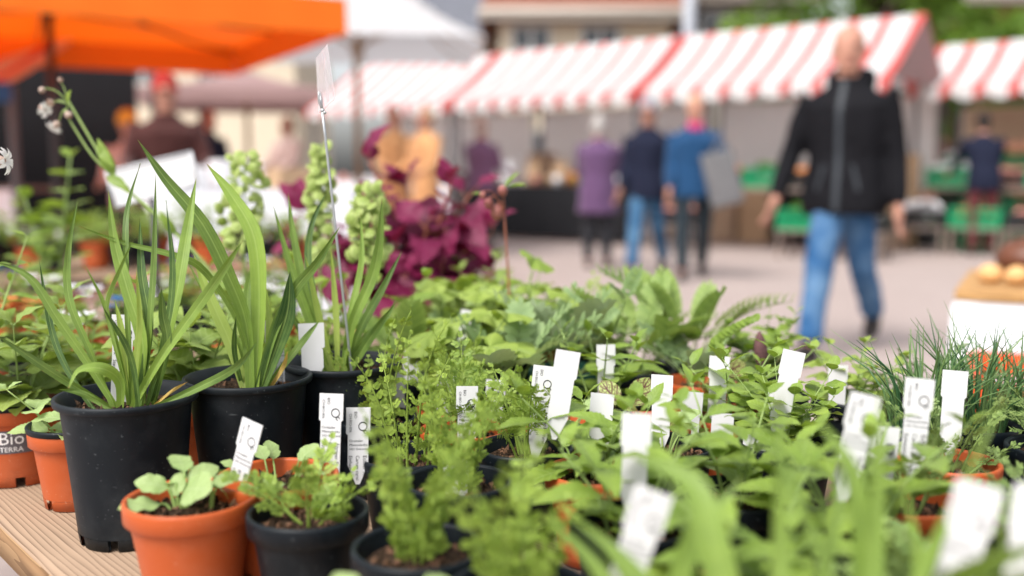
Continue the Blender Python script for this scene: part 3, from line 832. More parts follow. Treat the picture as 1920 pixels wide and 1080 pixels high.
def person(label, loc, rz, H, top, bottom, hair, legs=((0, 0), (0, 0)), arms=((0, .12, .15), (0, .12, .15)), coat=0.0, lean=0.0, stout=1.0, vox=0.016,
           collar=None, zipm=None, cap=None, shoes='hair_dark', bald=False, head_turn=0.0, bag=None, group='people at the market', hood=False, arm_in=0.0, hipw=1.0):
    """legs: (forward angle, knee bend) for image-left (x<0) and image-right; arms: (forward, out, elbow)"""
    k = H / 1.75
    root = empty('person', label, 'person', loc, rz, group)
    body, jack, trou, shoe, rawh = [], [], [], [], []
    hipz = 0.525 * H
    lj = []
    for s, (a, b) in zip((-1, 1), legs):
        hip = Vector((s * 0.085 * k * stout * hipw, 0, hipz))
        d1 = Vector((s * .02, -math.sin(a), -math.cos(a))); d2 = Vector((0, -math.sin(a - b), -math.cos(a - b)))
        kn = hip + d1 * .243 * H; an = kn + d2 * .243 * H
        lj.append((s, hip, kn, an, a - b))
    drop = min(an.z for _, _, _, an, _ in lj) - 0.045 * H
    off = Vector((0, 0, -drop))
    for s, hip, kn, an, ang in lj:
        hip, kn, an = hip + off, kn + off, an + off
        mid = kn.lerp(an, .35)
        body.append(limb([hip, hip.lerp(kn, .5), kn, mid, an], [.082 * k, .07 * k, .052 * k, .052 * k, .036 * k]))
        trou.append(limb([hip + Vector((0, 0, .05)), hip.lerp(kn, .5), kn, mid, an + (kn - an) * .06], [(.085 * k * stout, .10 * k), .086 * k, .072 * k, .068 * k, .064 * k]))
        fa = max(-.6, min(.35, ang))
        fwd = Vector((s * .12, -math.cos(fa * .6), -math.sin(-fa * .6) * .9)).normalized()
        toe = an + fwd * .12 * k + Vector((0, 0, -.045 * H * .62)); heel = an - fwd * .055 * k + Vector((0, 0, -.045 * H * .55))
        shoe.append(limb([heel - fwd * .012, heel, an + Vector((0, 0, -.03)) + fwd * .03, toe, toe + fwd * .045 * k], [(.024 * k, .024 * k), (.036 * k, .038 * k), (.043 * k, .048 * k), (.048 * k, .03 * k), (.03 * k, .018 * k)]))
        body.append(limb([heel, an + Vector((0, 0, -.02)), toe], [.022 * k, .03 * k, .02 * k]))
    def T(z, y=0.0): return Vector((0, y - lean * max(0, (z - .55)) * H, z * H)) + off
    tor = [(.47, .135, .10), (.53, .16, .115), (.60, .145, .10), (.68, .16, .112), (.76, .185, .115), (.80, .17, .095), (.83, .085, .07), (.87, .055, .06), (.90, .055, .058)]
    up = Vector((0, -lean, 1))
    body.append(loft([(T(z), a * k * (stout if z < .8 else 1), b * k * (stout if z < .8 else 1), (0, 0, 1)) for z, a, b in tor]))
    jt = [(.455, .190, .140), (.50, .195, .142), (.56, .185, .135), (.62, .168, .122), (.70, .185, .13), (.77, .205, .13), (.805, .185, .105), (.83, .11, .085), (.855, .075, .078)]
    if coat: jt = [(coat, .215, .16), ((coat + .455) / 2, .20, .15)] + jt
    jack.append(loft([(T(z), a * k * (stout if z < .8 else 1), b * k * (stout if z < .8 else 1), (0, 0, 1)) for z, a, b in jt], 20))
    trou.append(loft([(T(z), a * k * stout, b * k * stout, (0, 0, 1)) for z, a, b in [(.465, .14, .11), (.50, .165, .122), (.57, .16, .115)]]))
    if hood: jack.append(loft([(T(.825, .05), .12 * k, .075 * k, (0, .3, 1)), (T(.85, .055), .135 * k, .085 * k, (0, .3, 1)), (T(.88, .06), .115 * k, .06 * k, (0, .3, 1))]))
    for s, (a, o, e) in zip((-1, 1), arms):
        sh = T(.797) + Vector((s * .182 * k * (stout * .5 + .5), 0, 0))
        d1 = Vector((s * math.sin(o), -math.sin(a) * math.cos(o), -math.cos(a) * math.cos(o)))
        a2 = a + e
        o2 = o * .6 - arm_in
        d2 = Vector((s * math.sin(o2), -math.sin(a2) * math.cos(o2), -math.cos(a2) * math.cos(o2)))
        el = sh + d1 * .172 * H; wr = el + d2 * .150 * H
        inn = T(.775) + Vector((s * .09 * k, 0, 0))
        body.append(limb([inn, sh, sh.lerp(el, .5), el, el.lerp(wr, .4), wr, wr + d2 * .02], [.05 * k, .05 * k, .045 * k, .037 * k, .037 * k, .026 * k, .026 * k]))
        jack.append(limb([inn, sh, sh.lerp(el, .5), el, el.lerp(wr, .4), wr - d2 * .01], [.075 * k, .074 * k, .066 * k, .056 * k, .053 * k, .043 * k]))
        # hand: palm facing the thigh, four fingers and a thumb
        fw = Vector((0, -1, 0)); fw = (fw - d2 * fw.dot(d2)).normalized(); pal = d2.cross(fw) * (1 if s > 0 else -1)
        pw = wr + d2 * .095 * k
        body.append(limb([wr - d2 * .01, wr + d2 * .03 * k, wr + d2 * .07 * k, pw], [(.026 * k, .022 * k), (.024 * k, .032 * k), (.022 * k, .038 * k), (.018 * k, .036 * k)]))
        for i, ln in enumerate((.072, .08, .074, .058)):
            b0 = pw - d2 * .012 + fw * (.030 - i * .0205) * k
            cur = -pal * .3
            p1 = b0 + (d2 + cur * .35).normalized() * ln * .5 * k; p2 = p1 + (d2 + cur * 1.4).normalized() * ln * .3 * k; p3 = p2 + (d2 * .7 + cur * 2.2).normalized() * ln * .28 * k
            rawh.append(limb([b0, p1, p2, p3], [.0098 * k, .0092 * k, .0085 * k, .0062 * k]))
        t0 = wr + d2 * .035 * k + fw * .022 * k
        t1 = t0 + (fw * .8 + d2 * .7).normalized() * .04 * k; t2 = t1 + (fw * .2 + d2).normalized() * .034 * k
        rawh.append(limb([t0, t1, t2], [.014 * k, .0115 * k, .008 * k]))
        if s > 0: handR = pw
        else: handL = pw
    # head
    hc = T(.935) + Vector((0, -.012 * k, 0)); hh = .122 * k
    Rt = Matrix.Rotation(head_turn, 3, 'Z')
    prof = [(-1.0, .030, .030, -.050), (-.86, .048, .052, -.035), (-.62, .060, .074, -.018), (-.30, .069, .088, -.006), (0.0, .075, .097, 0), (.35, .077, .100, .006), (.65, .068, .088, .008), (.88, .045, .058, .008), (1.0, .012, .016, .008)]
    body.append(loft([(hc + Rt @ Vector((0, yo * k, t * hh)), a * k, b * k, (0, 0, 1)) for t, a, b, yo in prof], 18))
    def hp(x, y, z): return hc + Rt @ Vector((x * k, y * k, z * k))
    body.append(limb([hp(0, -.088, .012), hp(0, -.108, -.014), hp(0, -.118, -.032), hp(0, -.095, -.04)], [.009 * k, .012 * k, .016 * k, .012 * k]))
    for s in (-1, 1): body.append(limb([hp(s * .073, .008, .022), hp(s * .082, .012, .0), hp(s * .075, .004, -.032)], [(.007 * k, .017 * k), (.008 * k, .02 * k), (.006 * k, .01 * k)]))
    body.append(limb([hp(-.045, -.083, .03), hp(0, -.094, .028), hp(.045, -.083, .03)], [.009 * k] * 3))
    bm_ = remesh(body, vox * .62, 2)
    bm_ = add_raw(bm_, rawh)
    bm_.materials.append(M['skin']); bm_.name = 'body'
    bo = link('body', bm_, root)
    for s in (-1, 1):
        mb = MB(); ellipsoid(mb, hp(s * .031, -.082, .008), (.014 * k, .009 * k, .008 * k), 8, 6); mb.build('eye', M['eyedark'], root)
    mb = MB(); ellipsoid(mb, hp(0, -.086, -.066), (.025 * k, .012 * k, .008 * k), 10, 6); mb.build('mouth', M['lip'], root)
    def cl(nm, parts, m, v):
        me = remesh(parts, v, 4)
        nv = len(me.vertices)
        co = np.empty(nv * 3, dtype=np.float32); me.vertices.foreach_get("co", co); co = co.reshape(-1, 3)
        nn = np.empty(nv * 3, dtype=np.float32); me.vertex_normals.foreach_get("vector", nn); nn = nn.reshape(-1, 3)
        nz = np.array([mnoise.noise(Vector((c[0] * 9, c[1] * 9, c[2] * 5 + H * 7))) + .5 * mnoise.noise(Vector((c[0] * 16, c[1] * 16, c[2] * 22 + H * 3))) for c in co], dtype=np.float32)
        me.vertices.foreach_set("co", (co + nn * nz[:, None] * .009).ravel().astype(np.float32)); me.update()
        me.materials.append(m); me.name = nm
        return link(nm, me, root)
    jo = cl('jacket' if not coat else 'coat', jack, top, vox)
    cl('trousers', trou, bottom, vox)
    for sh_ in shoe: cl('shoe', [sh_], M[shoes], vox * .6)
    if not bald:
        mb = MB(); ellipsoid(mb, hp(0, .022, .026), (.084 * k, .102 * k, .112 * k), 16, 12, M=Rt)
        ellipsoid(mb, hp(0, .052, -.035), (.070 * k, .06 * k, .085 * k), 14, 10, M=Rt)
        h_ = mb.build('hair', hair, root)
        for vv in h_.data.vertices: vv.co += Vector((mnoise.noise(vv.co * 40), mnoise.noise(vv.co * 40 + Vector((9, 0, 0))), 0)) * .008
    else:
        mb = MB()
        for s in (-1, 1): ellipsoid(mb, hp(s * .069, .03, .0), (.012 * k, .048 * k, .04 * k), 10, 8, M=Rt)
        ellipsoid(mb, hp(0, .075, -.02), (.058 * k, .028 * k, .05 * k), 12, 8, M=Rt)
        mb.build('hair', hair, root)
    if cap is not None:
        mb = MB(); lathe(mb, [(.0, .128), (.04, .123), (.07, .10), (.086, .06), (.091, .025), (.091, .0)], 18, c=hp(0, .008, .028))
        for i in range(8):
            w0 = -math.pi / 2 + (i / 7 - .5) * 1.7
        V = []; F = []
        for i in range(9):
            w = -math.pi / 2 + (i / 8 - .5) * 1.9
            d = Rt @ Vector((math.cos(w), math.sin(w), 0)) * k
            V += [hp(0, .008, .03) + d * .088, hp(0, .008, .018) + d * (.15 if 1 < i < 7 else .125)]
        for i in range(8): F.append((2 * i, 2 * i + 1, 2 * i + 3, 2 * i + 2))
        mb.add(V, F); mb.build('cap', cap, root)
    if collar is not None:
        me = remesh([loft([(T(.825, -.03), .075 * k, .075 * k, (0, -.2, 1)), (T(.845, -.03), .088 * k, .085 * k, (0, -.2, 1)), (T(.872, -.02), .07 * k, .072 * k, (0, -.2, 1))])], vox * .6, 2)
        me.materials.append(collar); link('scarf', me, root)
    if zipm is not None:
        mb = MB(); pts = []
        bvh = jo
        from mathutils.bvhtree import BVHTree
        dg = bpy.context.evaluated_depsgraph_get()
        bt = BVHTree.FromPolygons([v.co.copy() for v in jo.data.vertices], [tuple(p.vertices) for p in jo.data.polygons])
        V = []; F = []
        for i in range(26):
            z = .845 - .38 * i / 25
            for x in (-.016, .016):
                h, nn, _, _ = bt.ray_cast(T(z) + Vector((x, -.6, 0)), Vector((0, 1, 0)))
                V.append((h if h is not None else T(z)) + Vector((0, -.006, 0)))
        for i in range(25): F.append((2 * i, 2 * i + 1, 2 * i + 3, 2 * i + 2))
        mb.add(V, F); mb.build('zip', zipm, root)
        for s in (-1, 1):
            V = []; F = []
            for i in range(9):
                z = .60 - .075 * i / 8; xx = s * (.075 + .035 * i / 8)
                for e in (-.008, .008):
                    h, nn, _, _ = bt.ray_cast(T(z) + Vector((xx + e, -.6, 0)), Vector((0, 1, 0)))
                    V.append((h if h is not None else T(z)) + Vector((0, -.005, 0)))
            for i in range(8): F.append((2 * i, 2 * i + 1, 2 * i + 3, 2 * i + 2))
            mb = MB().add(V, F); mb.build('pocket_zip', zipm, root)
    return root, {'L': handL, 'R': handR, 'T': T, 'k': k, 'off': off}

M['f_black'] = plain('black_softshell', (0.007, 0.007, 0.009), 0.8, 0.12, 9, 0.25, 0.25)
M['f_zip'] = plain('grey_zip', (0.032, 0.038, 0.046), 0.6, 0.3)
M['f_navy'] = plain('navy_fabric', (0.012, 0.015, 0.032), 0.85, 0.12, 9, 0.2, 0.25)
M['f_blue'] = fabric('blue_fleece', (0.008, 0.048, 0.125))
M['f_purple'] = fabric('purple_wool', (0.105, 0.055, 0.125))
M['f_plum'] = fabric('plum_wool', (0.15, 0.07, 0.13))
M['f_tan'] = fabric('tan_wool', (0.58, 0.31, 0.14))
M['f_brown'] = fabric('dark_brown_wool', (0.05, 0.014, 0.012))
M['f_pink'] = fabric('pink_scarf', (0.45, 0.04, 0.14))
M['f_dark'] = fabric('dark_trouser', (0.016, 0.017, 0.022))
M['f_darkteal'] = fabric('dark_teal_trouser', (0.014, 0.024, 0.032))
M['f_rust'] = fabric('rust_trouser', (0.10, 0.02, 0.022))
M['f_red'] = fabric('red_cap_cloth', (0.34, 0.02, 0.015))
M['f_yellow'] = fabric('yellow_cap_cloth', (0.75, 0.45, 0.06))
M['f_greycap'] = fabric('grey_cap_cloth', (0.22, 0.23, 0.27))
M['f_felt'] = fabric('grey_felt', (0.14, 0.14, 0.145))
M['f_pale'] = fabric('pale_pink_shirt', (0.55, 0.40, 0.36))
M['jeans'] = denim('light_worn_denim', (0.016, 0.075, 0.19), (0.13, 0.23, 0.36))
M['jeans2'] = denim('blue_denim', (0.025, 0.085, 0.18), (0.09, 0.19, 0.31))

d = 5.45; p = aty(1578, 500, d)
person('bald man in a black zipped jacket and blue jeans walking past the stalls', (p.x, d, 0), R(-33), 1.83, M['f_black'], M['jeans'], M['hair_grey'],
       legs=((.42, .08), (-.36, .42)), arms=((.10, .27, .35), (-.05, .18, .22)), hipw=.62, bald=True, vox=.013, zipm=M['f_zip'], head_turn=R(16), stout=1.14, hood=True)
d = 9.8; p = aty(1212, 500, d)
person('person in a navy jacket, jeans and grey cap walking beside the one in blue', (p.x, d, 0), R(-22), 1.74, M['f_navy'], M['jeans2'], M['hair_grey'], hipw=.75, stout=1.1, legs=((.38, .05), (-.3, .35)), arms=((.1, .1, .5), (.05, .12, .5)), cap=M['f_greycap'])
d = 9.45; p = aty(1298, 500, d)
r_, hi = person('person in a blue fleece and pink scarf carrying a grey bag under one arm', (p.x, d, 0), R(-6), 1.72, M['f_blue'], M['f_darkteal'], M['hair_blond'], legs=((.26, .05), (-.22, .3)), arms=((.15, .1, .4), (.1, .30, .25)), collar=M['f_pink'], stout=1.2)
# grey bag held at her side
hR = hi['R']
bg_ = empty('shoulder_bag', 'flat grey felt bag held by the person in the blue fleece', 'bag', (p.x, d, 0), R(-6))
mb = MB(); c_ = hR + Vector((-.11, -.10, .20))
for (w, h2, t) in ((.30, .50, .06),):
    bbox(mb, (0, 0, 0), (w, t, h2), .02)
for i, v in enumerate(mb.v):
    q = Matrix.Rotation(R(-14), 3, 'Y') @ Vector(v); mb.v[i] = tuple(q + c_)
mb.build('bag_body', M['f_felt'], bg_)
mb = MB(); tube(mb, catmull([c_ + Vector((-.10, 0, .24)), c_ + Vector((-.02, .0, .36)), c_ + Vector((.06, 0, .24))], 8), .012, 6); mb.build('strap', M['f_felt'], bg_)
d = 10.6; p = aty(1120, 480, d)
person('person seen from behind in a long purple coat and dark trousers', (p.x, d, 0), R(168), 1.58, M['f_purple'], M['f_dark'], M['hair_grey'], coat=.36, stout=1.18, arms=((.5, .12, .7), (.5, .12, .7)))
d = 12.6; p = aty(902, 480, d)
person('person in a plum sweater and dark trousers, standing at the stall with white cloth', (p.x, d, 0), R(150), 1.66, M['f_plum'], M['f_dark'], M['hair_grey'], stout=1.15, bald=True, arms=((.4, .12, .8), (.4, .12, .8)))
d = 11.9; p = aty(742, 480, d)
person('person with brown hair in a long tan coat', (p.x, d, 0), R(30), 1.76, M['f_tan'], M['f_dark'], M['hair_brown'], coat=.3, stout=1.05, arms=((.3, .12, .9), (.3, .12, .9)))
d = 11.5; p = aty(800, 480, d)
person('person with blond hair in a long tan coat', (p.x, d, 0), R(-40), 1.72, M['f_tan'], M['f_dark'], M['hair_blond'], coat=.3, stout=1.0, arms=((.2, .12, .9), (.3, .12, .9)))
d = 7.2; p = aty(322, 480, d)
person('person in a dark brown jacket and red cap under the orange parasol', (p.x, d, 0), R(20), 1.66, M['f_brown'], M['f_dark'], M['hair_dark'], stout=1.35, cap=M['f_red'], arms=((.4, .2, .9), (.4, .2, .9)))
d = 11.2; p = aty(398, 480, d)
person('person with dark hair in a navy jacket beside the one in the red cap', (p.x, d, 0), R(60), 1.70, M['f_navy'], M['f_dark'], M['hair_dark'], arms=((.3, .1, .7), (.3, .1, .7)))
d = 8.9; p = aty(250, 480, d)
person('person in a pale pink shirt and yellow cap', (p.x, d, 0), R(15), 1.50, M['f_pale'], M['f_dark'], M['hair_brown'], cap=M['f_yellow'], arms=((.5, .1, .8), (.5, .1, .8)))
d = 12.8; p = aty(545, 480, d)
person('person with brown hair in a pale shirt beside the wooden pole', (p.x, d, 0), R(-30), 1.70, M['f_pale'], M['jeans2'], M['hair_brown'], arms=((.5, .1, .8), (.5, .1, .8)))
d = 12.2; p = aty(1838, 480, d)
person('person in a navy pullover and rust trousers bending over the vegetable crates', (p.x, d, 0), R(170), 1.72, M['f_navy'], M['f_rust'], M['hair_dark'], lean=.25, arms=((.7, .15, .4), (.7, .15, .4)), stout=1.1)

# ================================================================== goods on and under the stalls
def crate_mesh(w, d, h, m):
    mb = MB(); t = .012
    box(mb, (0, 0, t / 2), (w, d, t))
    for s in (-1, 1):
        for (zc, hh) in ((.16, .22), (.50, .22), (.86, .26)):
            box(mb, (0, s * (d / 2 - t / 2), h * zc + .004), (w, t, h * hh)); box(mb, (s * (w / 2 - t / 2), 0, h * zc + .004), (t, d - 2 * t - .002, h * hh))
        for s2 in (-1, 1): box(mb, (s * (w / 2 - .02), s2 * (d / 2 - .02), h / 2), (.05, .05, h - .01))
    box(mb, (0, d / 2 + .006, h - .02), (w + .02, .012, .035)); box(mb, (0, -d / 2 - .006, h - .02), (w + .02, .012, .035))
    return mb.mesh('crate', m, smooth=False)
crate_g = crate_mesh(.58, .38, .24, M['greencrate']); crate_k = crate_mesh(.58, .38, .20, M['blackcrate'])
def heap_mesh(name, w, d, z0, h, m, seed, kind='leaf'):
    rng = random.Random(seed); mb = MB()
    for i in range(34 if kind == 'leaf' else 22):
        x, y = rng.uniform(-w / 2, w / 2) * .85, rng.uniform(-d / 2, d / 2) * .85
        zz = z0 + rng.uniform(.2, 1) * h * (1 - (2 * x / w) ** 2 * .5)
        if kind == 'leaf':
            E = Euler((rng.uniform(-.7, .7), rng.uniform(-.7, .7), rng.uniform(0, 6))).to_matrix(); s = rng.uniform(.06, .12)
            V = [Vector((x, y, zz)) + E @ Vector(v) * s for v in ((0, -1, 0), (.7, -.3, .2), (.5, .7, .3), (0, 1.1, .1), (-.5, .7, .3), (-.7, -.3, .2))]
            mb.add(V, [(0, 1, 2, 3), (0, 3, 4, 5)])
        else: ellipsoid(mb, (x, y, zz), (rng.uniform(.04, .06),) * 3, 8, 6)
    return mb.mesh(name, m)
heaps = [heap_mesh('salad', .5, .32, .14, .16, M['produce_green'], 1), heap_mesh('salad', .5, .32, .14, .14, M['foam'], 2), heap_mesh('fruit', .5, .32, .12, .12, M['produce_orange'], 3, 'r'), heap_mesh('fruit', .5, .32, .12, .1, M['produce_pink'], 4, 'r')]
def crate(pos, rz, me, heap, label, group='vegetable crates at the stalls', up=0):
    o = empty('vegetable_crate', label, 'crate', pos, rz, group)
    link('crate_shell', me, o)
    if heap is not None: link('contents', heaps[heap], o)
    return o
rr = math.atan2(ROW.y, ROW.x)
gp = ground(1848, 470)
for k in range(3):
    crate((gp.x, gp.y, k * .245), R(-8), crate_g, None if k < 2 else 1, ['green plastic crate at the bottom of the stack beside the vegetable stall', 'green plastic crate in the middle of the stack beside the vegetable stall', 'green plastic crate of white bundles on top of its stack'][k], 'stacked green crates')
rng = random.Random(4)
for i, (px, py, kind, hp_, nm) in enumerate([(1640, 452, 'g', 0, 'g'), (1390, 440, 'g', 0, 'g'), (1720, 460, 'k', 1, 'k'), (1560, 447, 'g', 1, 'g'), (1905, 462, 'k', 1, 'k'), (1435, 440, 'k', 3, 'k'), (1770, 440, 'k', 0, 'k')]):
    q = ground(px, py)
    crate((q.x, q.y, 0), rr + R(rng.uniform(-8, 8)), crate_g if kind == 'g' else crate_k, hp_,
          {('g', 0): 'green crate of salad standing on the ground', ('g', 1): 'green crate of white bundles standing on the ground', ('k', 1): 'black crate of white bundles standing on the ground', ('k', 3): 'black crate of pink produce standing on the ground', ('k', 0): 'black crate of salad standing on the ground'}[(kind, hp_)], 'crates standing on the ground')
for st, P_, lab in (('A', PA, 'on the counter behind the man'), ('E', PE, 'on the counter of the vegetable stall')):
    for i in range(5 if st == 'A' else 5):
        a = .45 + i * .60
        q = on_stall(P_, a, .45, .823)
        h_ = (i * 2 + (0 if st == 'A' else 1)) % 4
        crate((q.x, q.y, q.z), rr, crate_k if i % 2 else crate_g, h_, ('black' if i % 2 else 'green') + ' crate of ' + ['green salad ', 'white bundles ', 'orange fruit ', 'pink produce '][h_] + lab, 'crates on the stall counters')
# second tier of crates behind on stall E
for i in range(5):
    q = on_stall(PE, .45 + i * .60, .95, 0)
    for kk in range(5):
        if kk == 4 or i % 2 == 0 or kk < 3:
            crate((q.x, q.y, kk * .245), rr, crate_g, (i + 1) % 4 if kk == 4 else None, 'green crate stacked behind the vegetable counter', 'crates stacked behind the vegetable counter')
# bags, baskets and bundles on the other counters
def bag(pos, w, h, m, rz, label, group):
    mb = MB(); V = []; F = []
    n = 12; prof = [(0, .82), (.15, 1.0), (.5, .96), (.8, .86), (1.0, .9)]
    for (t, s) in prof:
        for k in range(n):
            a = 2 * math.pi * k / n
            sx = math.copysign(abs(math.cos(a)) ** .5, math.cos(a)) * w / 2 * s; sy = math.copysign(abs(math.sin(a)) ** .5, math.sin(a)) * w * .3 * s
            V.append((sx + .01 * math.sin(k * 2.1 + t * 7), sy, t * h + (.015 * math.sin(k * 1.7) if t == 1 else 0)))
    for i in range(len(prof) - 1):
        for k in range(n): F.append((i * n + k, i * n + (k + 1) % n, (i + 1) * n + (k + 1) % n, (i + 1) * n + k))
    F.append(tuple(range(n))[::-1])
    mb.add(V, F)
    o = empty('carrier_bag', label, 'bag', pos, rz, group)
    mb.build('bag_body', m, o)
    mb = MB()
    for s in (-1, 1): tube(mb, catmull([(-w * .2, s * w * .2, h * .97), (-w * .12, s * w * .2, h * 1.18), (w * .12, s * w * .2, h * 1.18), (w * .2, s * w * .2, h * .97)], 8), .006, 5)
    mb.build('handle', m, o)
    return o
for i, (px, mname) in enumerate([(960, 'foam'), (1010, 'kraft'), (1045, 'kraft')]):
    q = on_stall(PB, 2.6 - i * .5, .45, .826)
    bag(q, .26, .34, M[mname], rr, ('white' if mname == 'foam' else 'brown paper') + ' bag standing on the black cloth counter', 'bags on the black counter')
q = ground(985, 436); bag((q.x, q.y, 0), .34, .42, M['foam'], .3, 'white carrier bag standing on the ground', None)
q = ground(1300, 440) ; bag((q.x, q.y, 0), .30, .36, M['foam'], .5, 'white sack beside the stall post behind the couple', None)
# low benches with crates before the two vegetable stalls
for st, P_, lab, aa in (('A', PA, 'behind the man', (0.2, 0.85, 2.6)), ('E', PE, 'before the vegetable stall', (0.4, 1.05, 1.7, 2.35, 3.0))):
    for i, a in enumerate(aa):
        q = on_stall(P_, a, -.32, 0)
        bn = MB(); bbox(bn, (0, 0, .32), (.62, .42, .03), .005)
        for sx in (-1, 1):
            for sy in (-1, 1): box(bn, (sx * .27, sy * .17, .1525), (.035, .035, .305))
        o = bn.build('low_bench', M['greyplank'], None, smooth=False, loc=(q.x, q.y, 0)); o.rotation_euler = (0, 0, rr)
        tag(o, 'low wooden bench under a crate ' + lab, 'bench', 'low benches ' + lab)
        h_ = (i * 3 + 1) % 4
        crate((q.x, q.y, .336), rr, crate_k if i % 2 == 0 else crate_g, h_, ('black' if i % 2 == 0 else 'green') + ' crate of ' + ['green salad ', 'white bundles ', 'orange fruit ', 'pink produce '][h_] + 'on a low bench ' + lab, 'crates on low benches')
# jars, boxes and cloth rolls on the other two counters and shelves behind
def jar(pos, r, h, m, label, group):
    o = empty('glass_jar', label, 'jar', pos, 0, group)
    mb = MB(); lathe(mb, [(0, 0), (r, 0), (r, h * .75), (r * .75, h * .86), (r * .75, h)], 12); mb.build('jar_body', m, o)
    mb = MB(); lathe(mb, [(r * .8, h * .9), (r * .82, h), (0, h + .004)], 12); mb.build('lid', M['blackmetal'], o)
rng = random.Random(33)
for st, P_, nm in (('B', PB, 'black cloth counter'), ('C', PC, 'white cloth counter'), ('A', PA, 'board counter near the couple')):
    for i in range(9 if st != 'A' else 0):
        q = on_stall(P_, .35 + i * .2 if st == 'B' else .4 + i * .3, .28 + .12 * (i % 2), .828)
        mi_ = ['produce_orange', 'foam', 'kraft', 'produce_pink', 'produce_green'][i % 5]
        jar(q, .05 + .02 * rng.random(), .13 + .08 * rng.random(), M[mi_], ['orange', 'white', 'brown', 'pink', 'green'][i % 5] + ' jar standing on the ' + nm, 'jars on the ' + nm)
    # shelf with boxes along the back sheet
    for i in range(6):
        q = on_stall(P_, .4 + i * .5, 1.75, .0)
        w_, h_ = .34 + .1 * rng.random(), .9 + .45 * rng.random()
        mb = MB(); bbox(mb, (0, 0, h_ / 2), (w_, .3, h_), .01)
        box(mb, (0, -.152, h_ * .8), (w_ * .6, .004, .05))
        o = mb.build('storage_box', M[['kraft', 'foam', 'greyplank', 'blackcloth', 'kraft', 'f_felt0'][i] if i < 5 else 'tarp_beige'], None, smooth=False, loc=(q.x, q.y, 0)); o.rotation_euler = (0, 0, rr)
        tag(o, ['brown upright box', 'white upright box', 'grey wooden chest', 'black upright box', 'broad brown box', 'beige upright box'][i] + ' behind the ' + nm, 'box', 'boxes behind the ' + nm)
# red cloth over a low stand beside the purple coat
q = ground(1078, 440)
rc = empty('red_cloth_stand', 'red cloth draped over a low stand beside the purple coat', 'cloth', (q.x, q.y, 0), rr)
mb = MB(); V = []; F = []
for i in range(5):
    t = i / 4
    for k in range(24):
        a = 2 * math.pi * k / 24; s = .20 + .12 * t + .02 * t * math.sin(k * 1.9)
        V.append((math.cos(a) * s, math.sin(a) * s, .62 * (1 - t) + .01))
for i in range(4):
    for k in range(24): F.append((i * 24 + k, i * 24 + (k + 1) % 24, (i + 1) * 24 + (k + 1) % 24, (i + 1) * 24 + k))
F.append(tuple(range(24)))
mb.add(V, F).build('cloth_drape', M['redcloth'], rc)
mb = MB(); lathe(mb, [(0.0, .60), (.17, .60), (.17, .56), (.03, .54), (.03, .02), (.15, .0), (0, 0)], 14); mb.build('stand', M['blackmetal'], rc)

# white clothed table in the middle distance with stacked boxes
def cloth_table(label, c, rz, w, dd, h, m, fall=None):
    o = empty('clothed_table', label, 'table', (c[0], c[1], 0), rz)
    mb = MB(); V = []; F = []
    fall = fall or h - .06
    n = 64
    per = []
    for k in range(n):
        t = k / n * 4; s = int(t); f = t - s
        per.append([(-1 + 2 * f, -1), (1, -1 + 2 * f), (1 - 2 * f, 1), (-1, 1 - 2 * f)][s])
    for (z, e) in ((h, .985), (h - .012, 1.0), (h - fall * .5, 1.01), (h - fall, 1.02)):
        for k, (x, y) in enumerate(per):
            w_ = (.012 * math.sin(k * 1.4) + .01 * math.sin(k * 3.3)) * (0 if z > h - .02 else (h - z) / fall)
            V.append((x * (w / 2 * e + w_), y * (dd / 2 * e + w_), z))
    for i in range(3):
        for k in range(n): F.append((i * n + k, i * n + (k + 1) % n, (i + 1) * n + (k + 1) % n, (i + 1) * n + k))
    F.append(tuple(range(n)))
    mb.add(V, F).build('cloth', m, o)
    mb = MB(); box(mb, (0, 0, h - .025), (w - .06, dd - .06, .03)); mb.build('table_board', M['greyplank'], o, smooth=False)
    for sx in (-1, 1):
        for sy in (-1, 1):
            mb = MB(); box(mb, (sx * (w / 2 - .08), sy * (dd / 2 - .08), (h - .04) / 2), (.04, .04, h - .04)); mb.build('leg', M['steelpost'], o, smooth=False)
    return o
cp = aty(470, 345, 6.6)
cloth_table('market table under a white cloth in front of the person in the red cap', (cp.x, 6.6), R(25), 1.25, .7, .90, M['cloth'])
for i, (dx, dy, m_, s_) in enumerate([(-.42, .0, 'foam', (.26, .22, .14)), (-.08, .1, 'foam', (.28, .25, .18)), (.25, .0, 'kraft', (.24, .2, .13)), (.47, .1, 'foam', (.18, .2, .08))]):
    Rm = Matrix.Rotation(R(25), 3, 'Z') @ Vector((dx, dy, 0))
    mb = MB(); bbox(mb, (0, 0, s_[2] / 2), s_, .01)
    box(mb, (0, 0, s_[2] + .001), (s_[0] * .96, .05, .004))
    o = mb.build('cardboard_box', M[m_], None, smooth=False, loc=(cp.x + Rm.x, 6.6 + Rm.y, .901)); o.rotation_euler = (0, 0, R(25 + i * 9))
    tag(o, ['wide white box at the end of the white cloth table', 'tall white box on the white cloth table', 'brown paper box on the white cloth table', 'small flat white box on the white cloth table'][i], 'box')

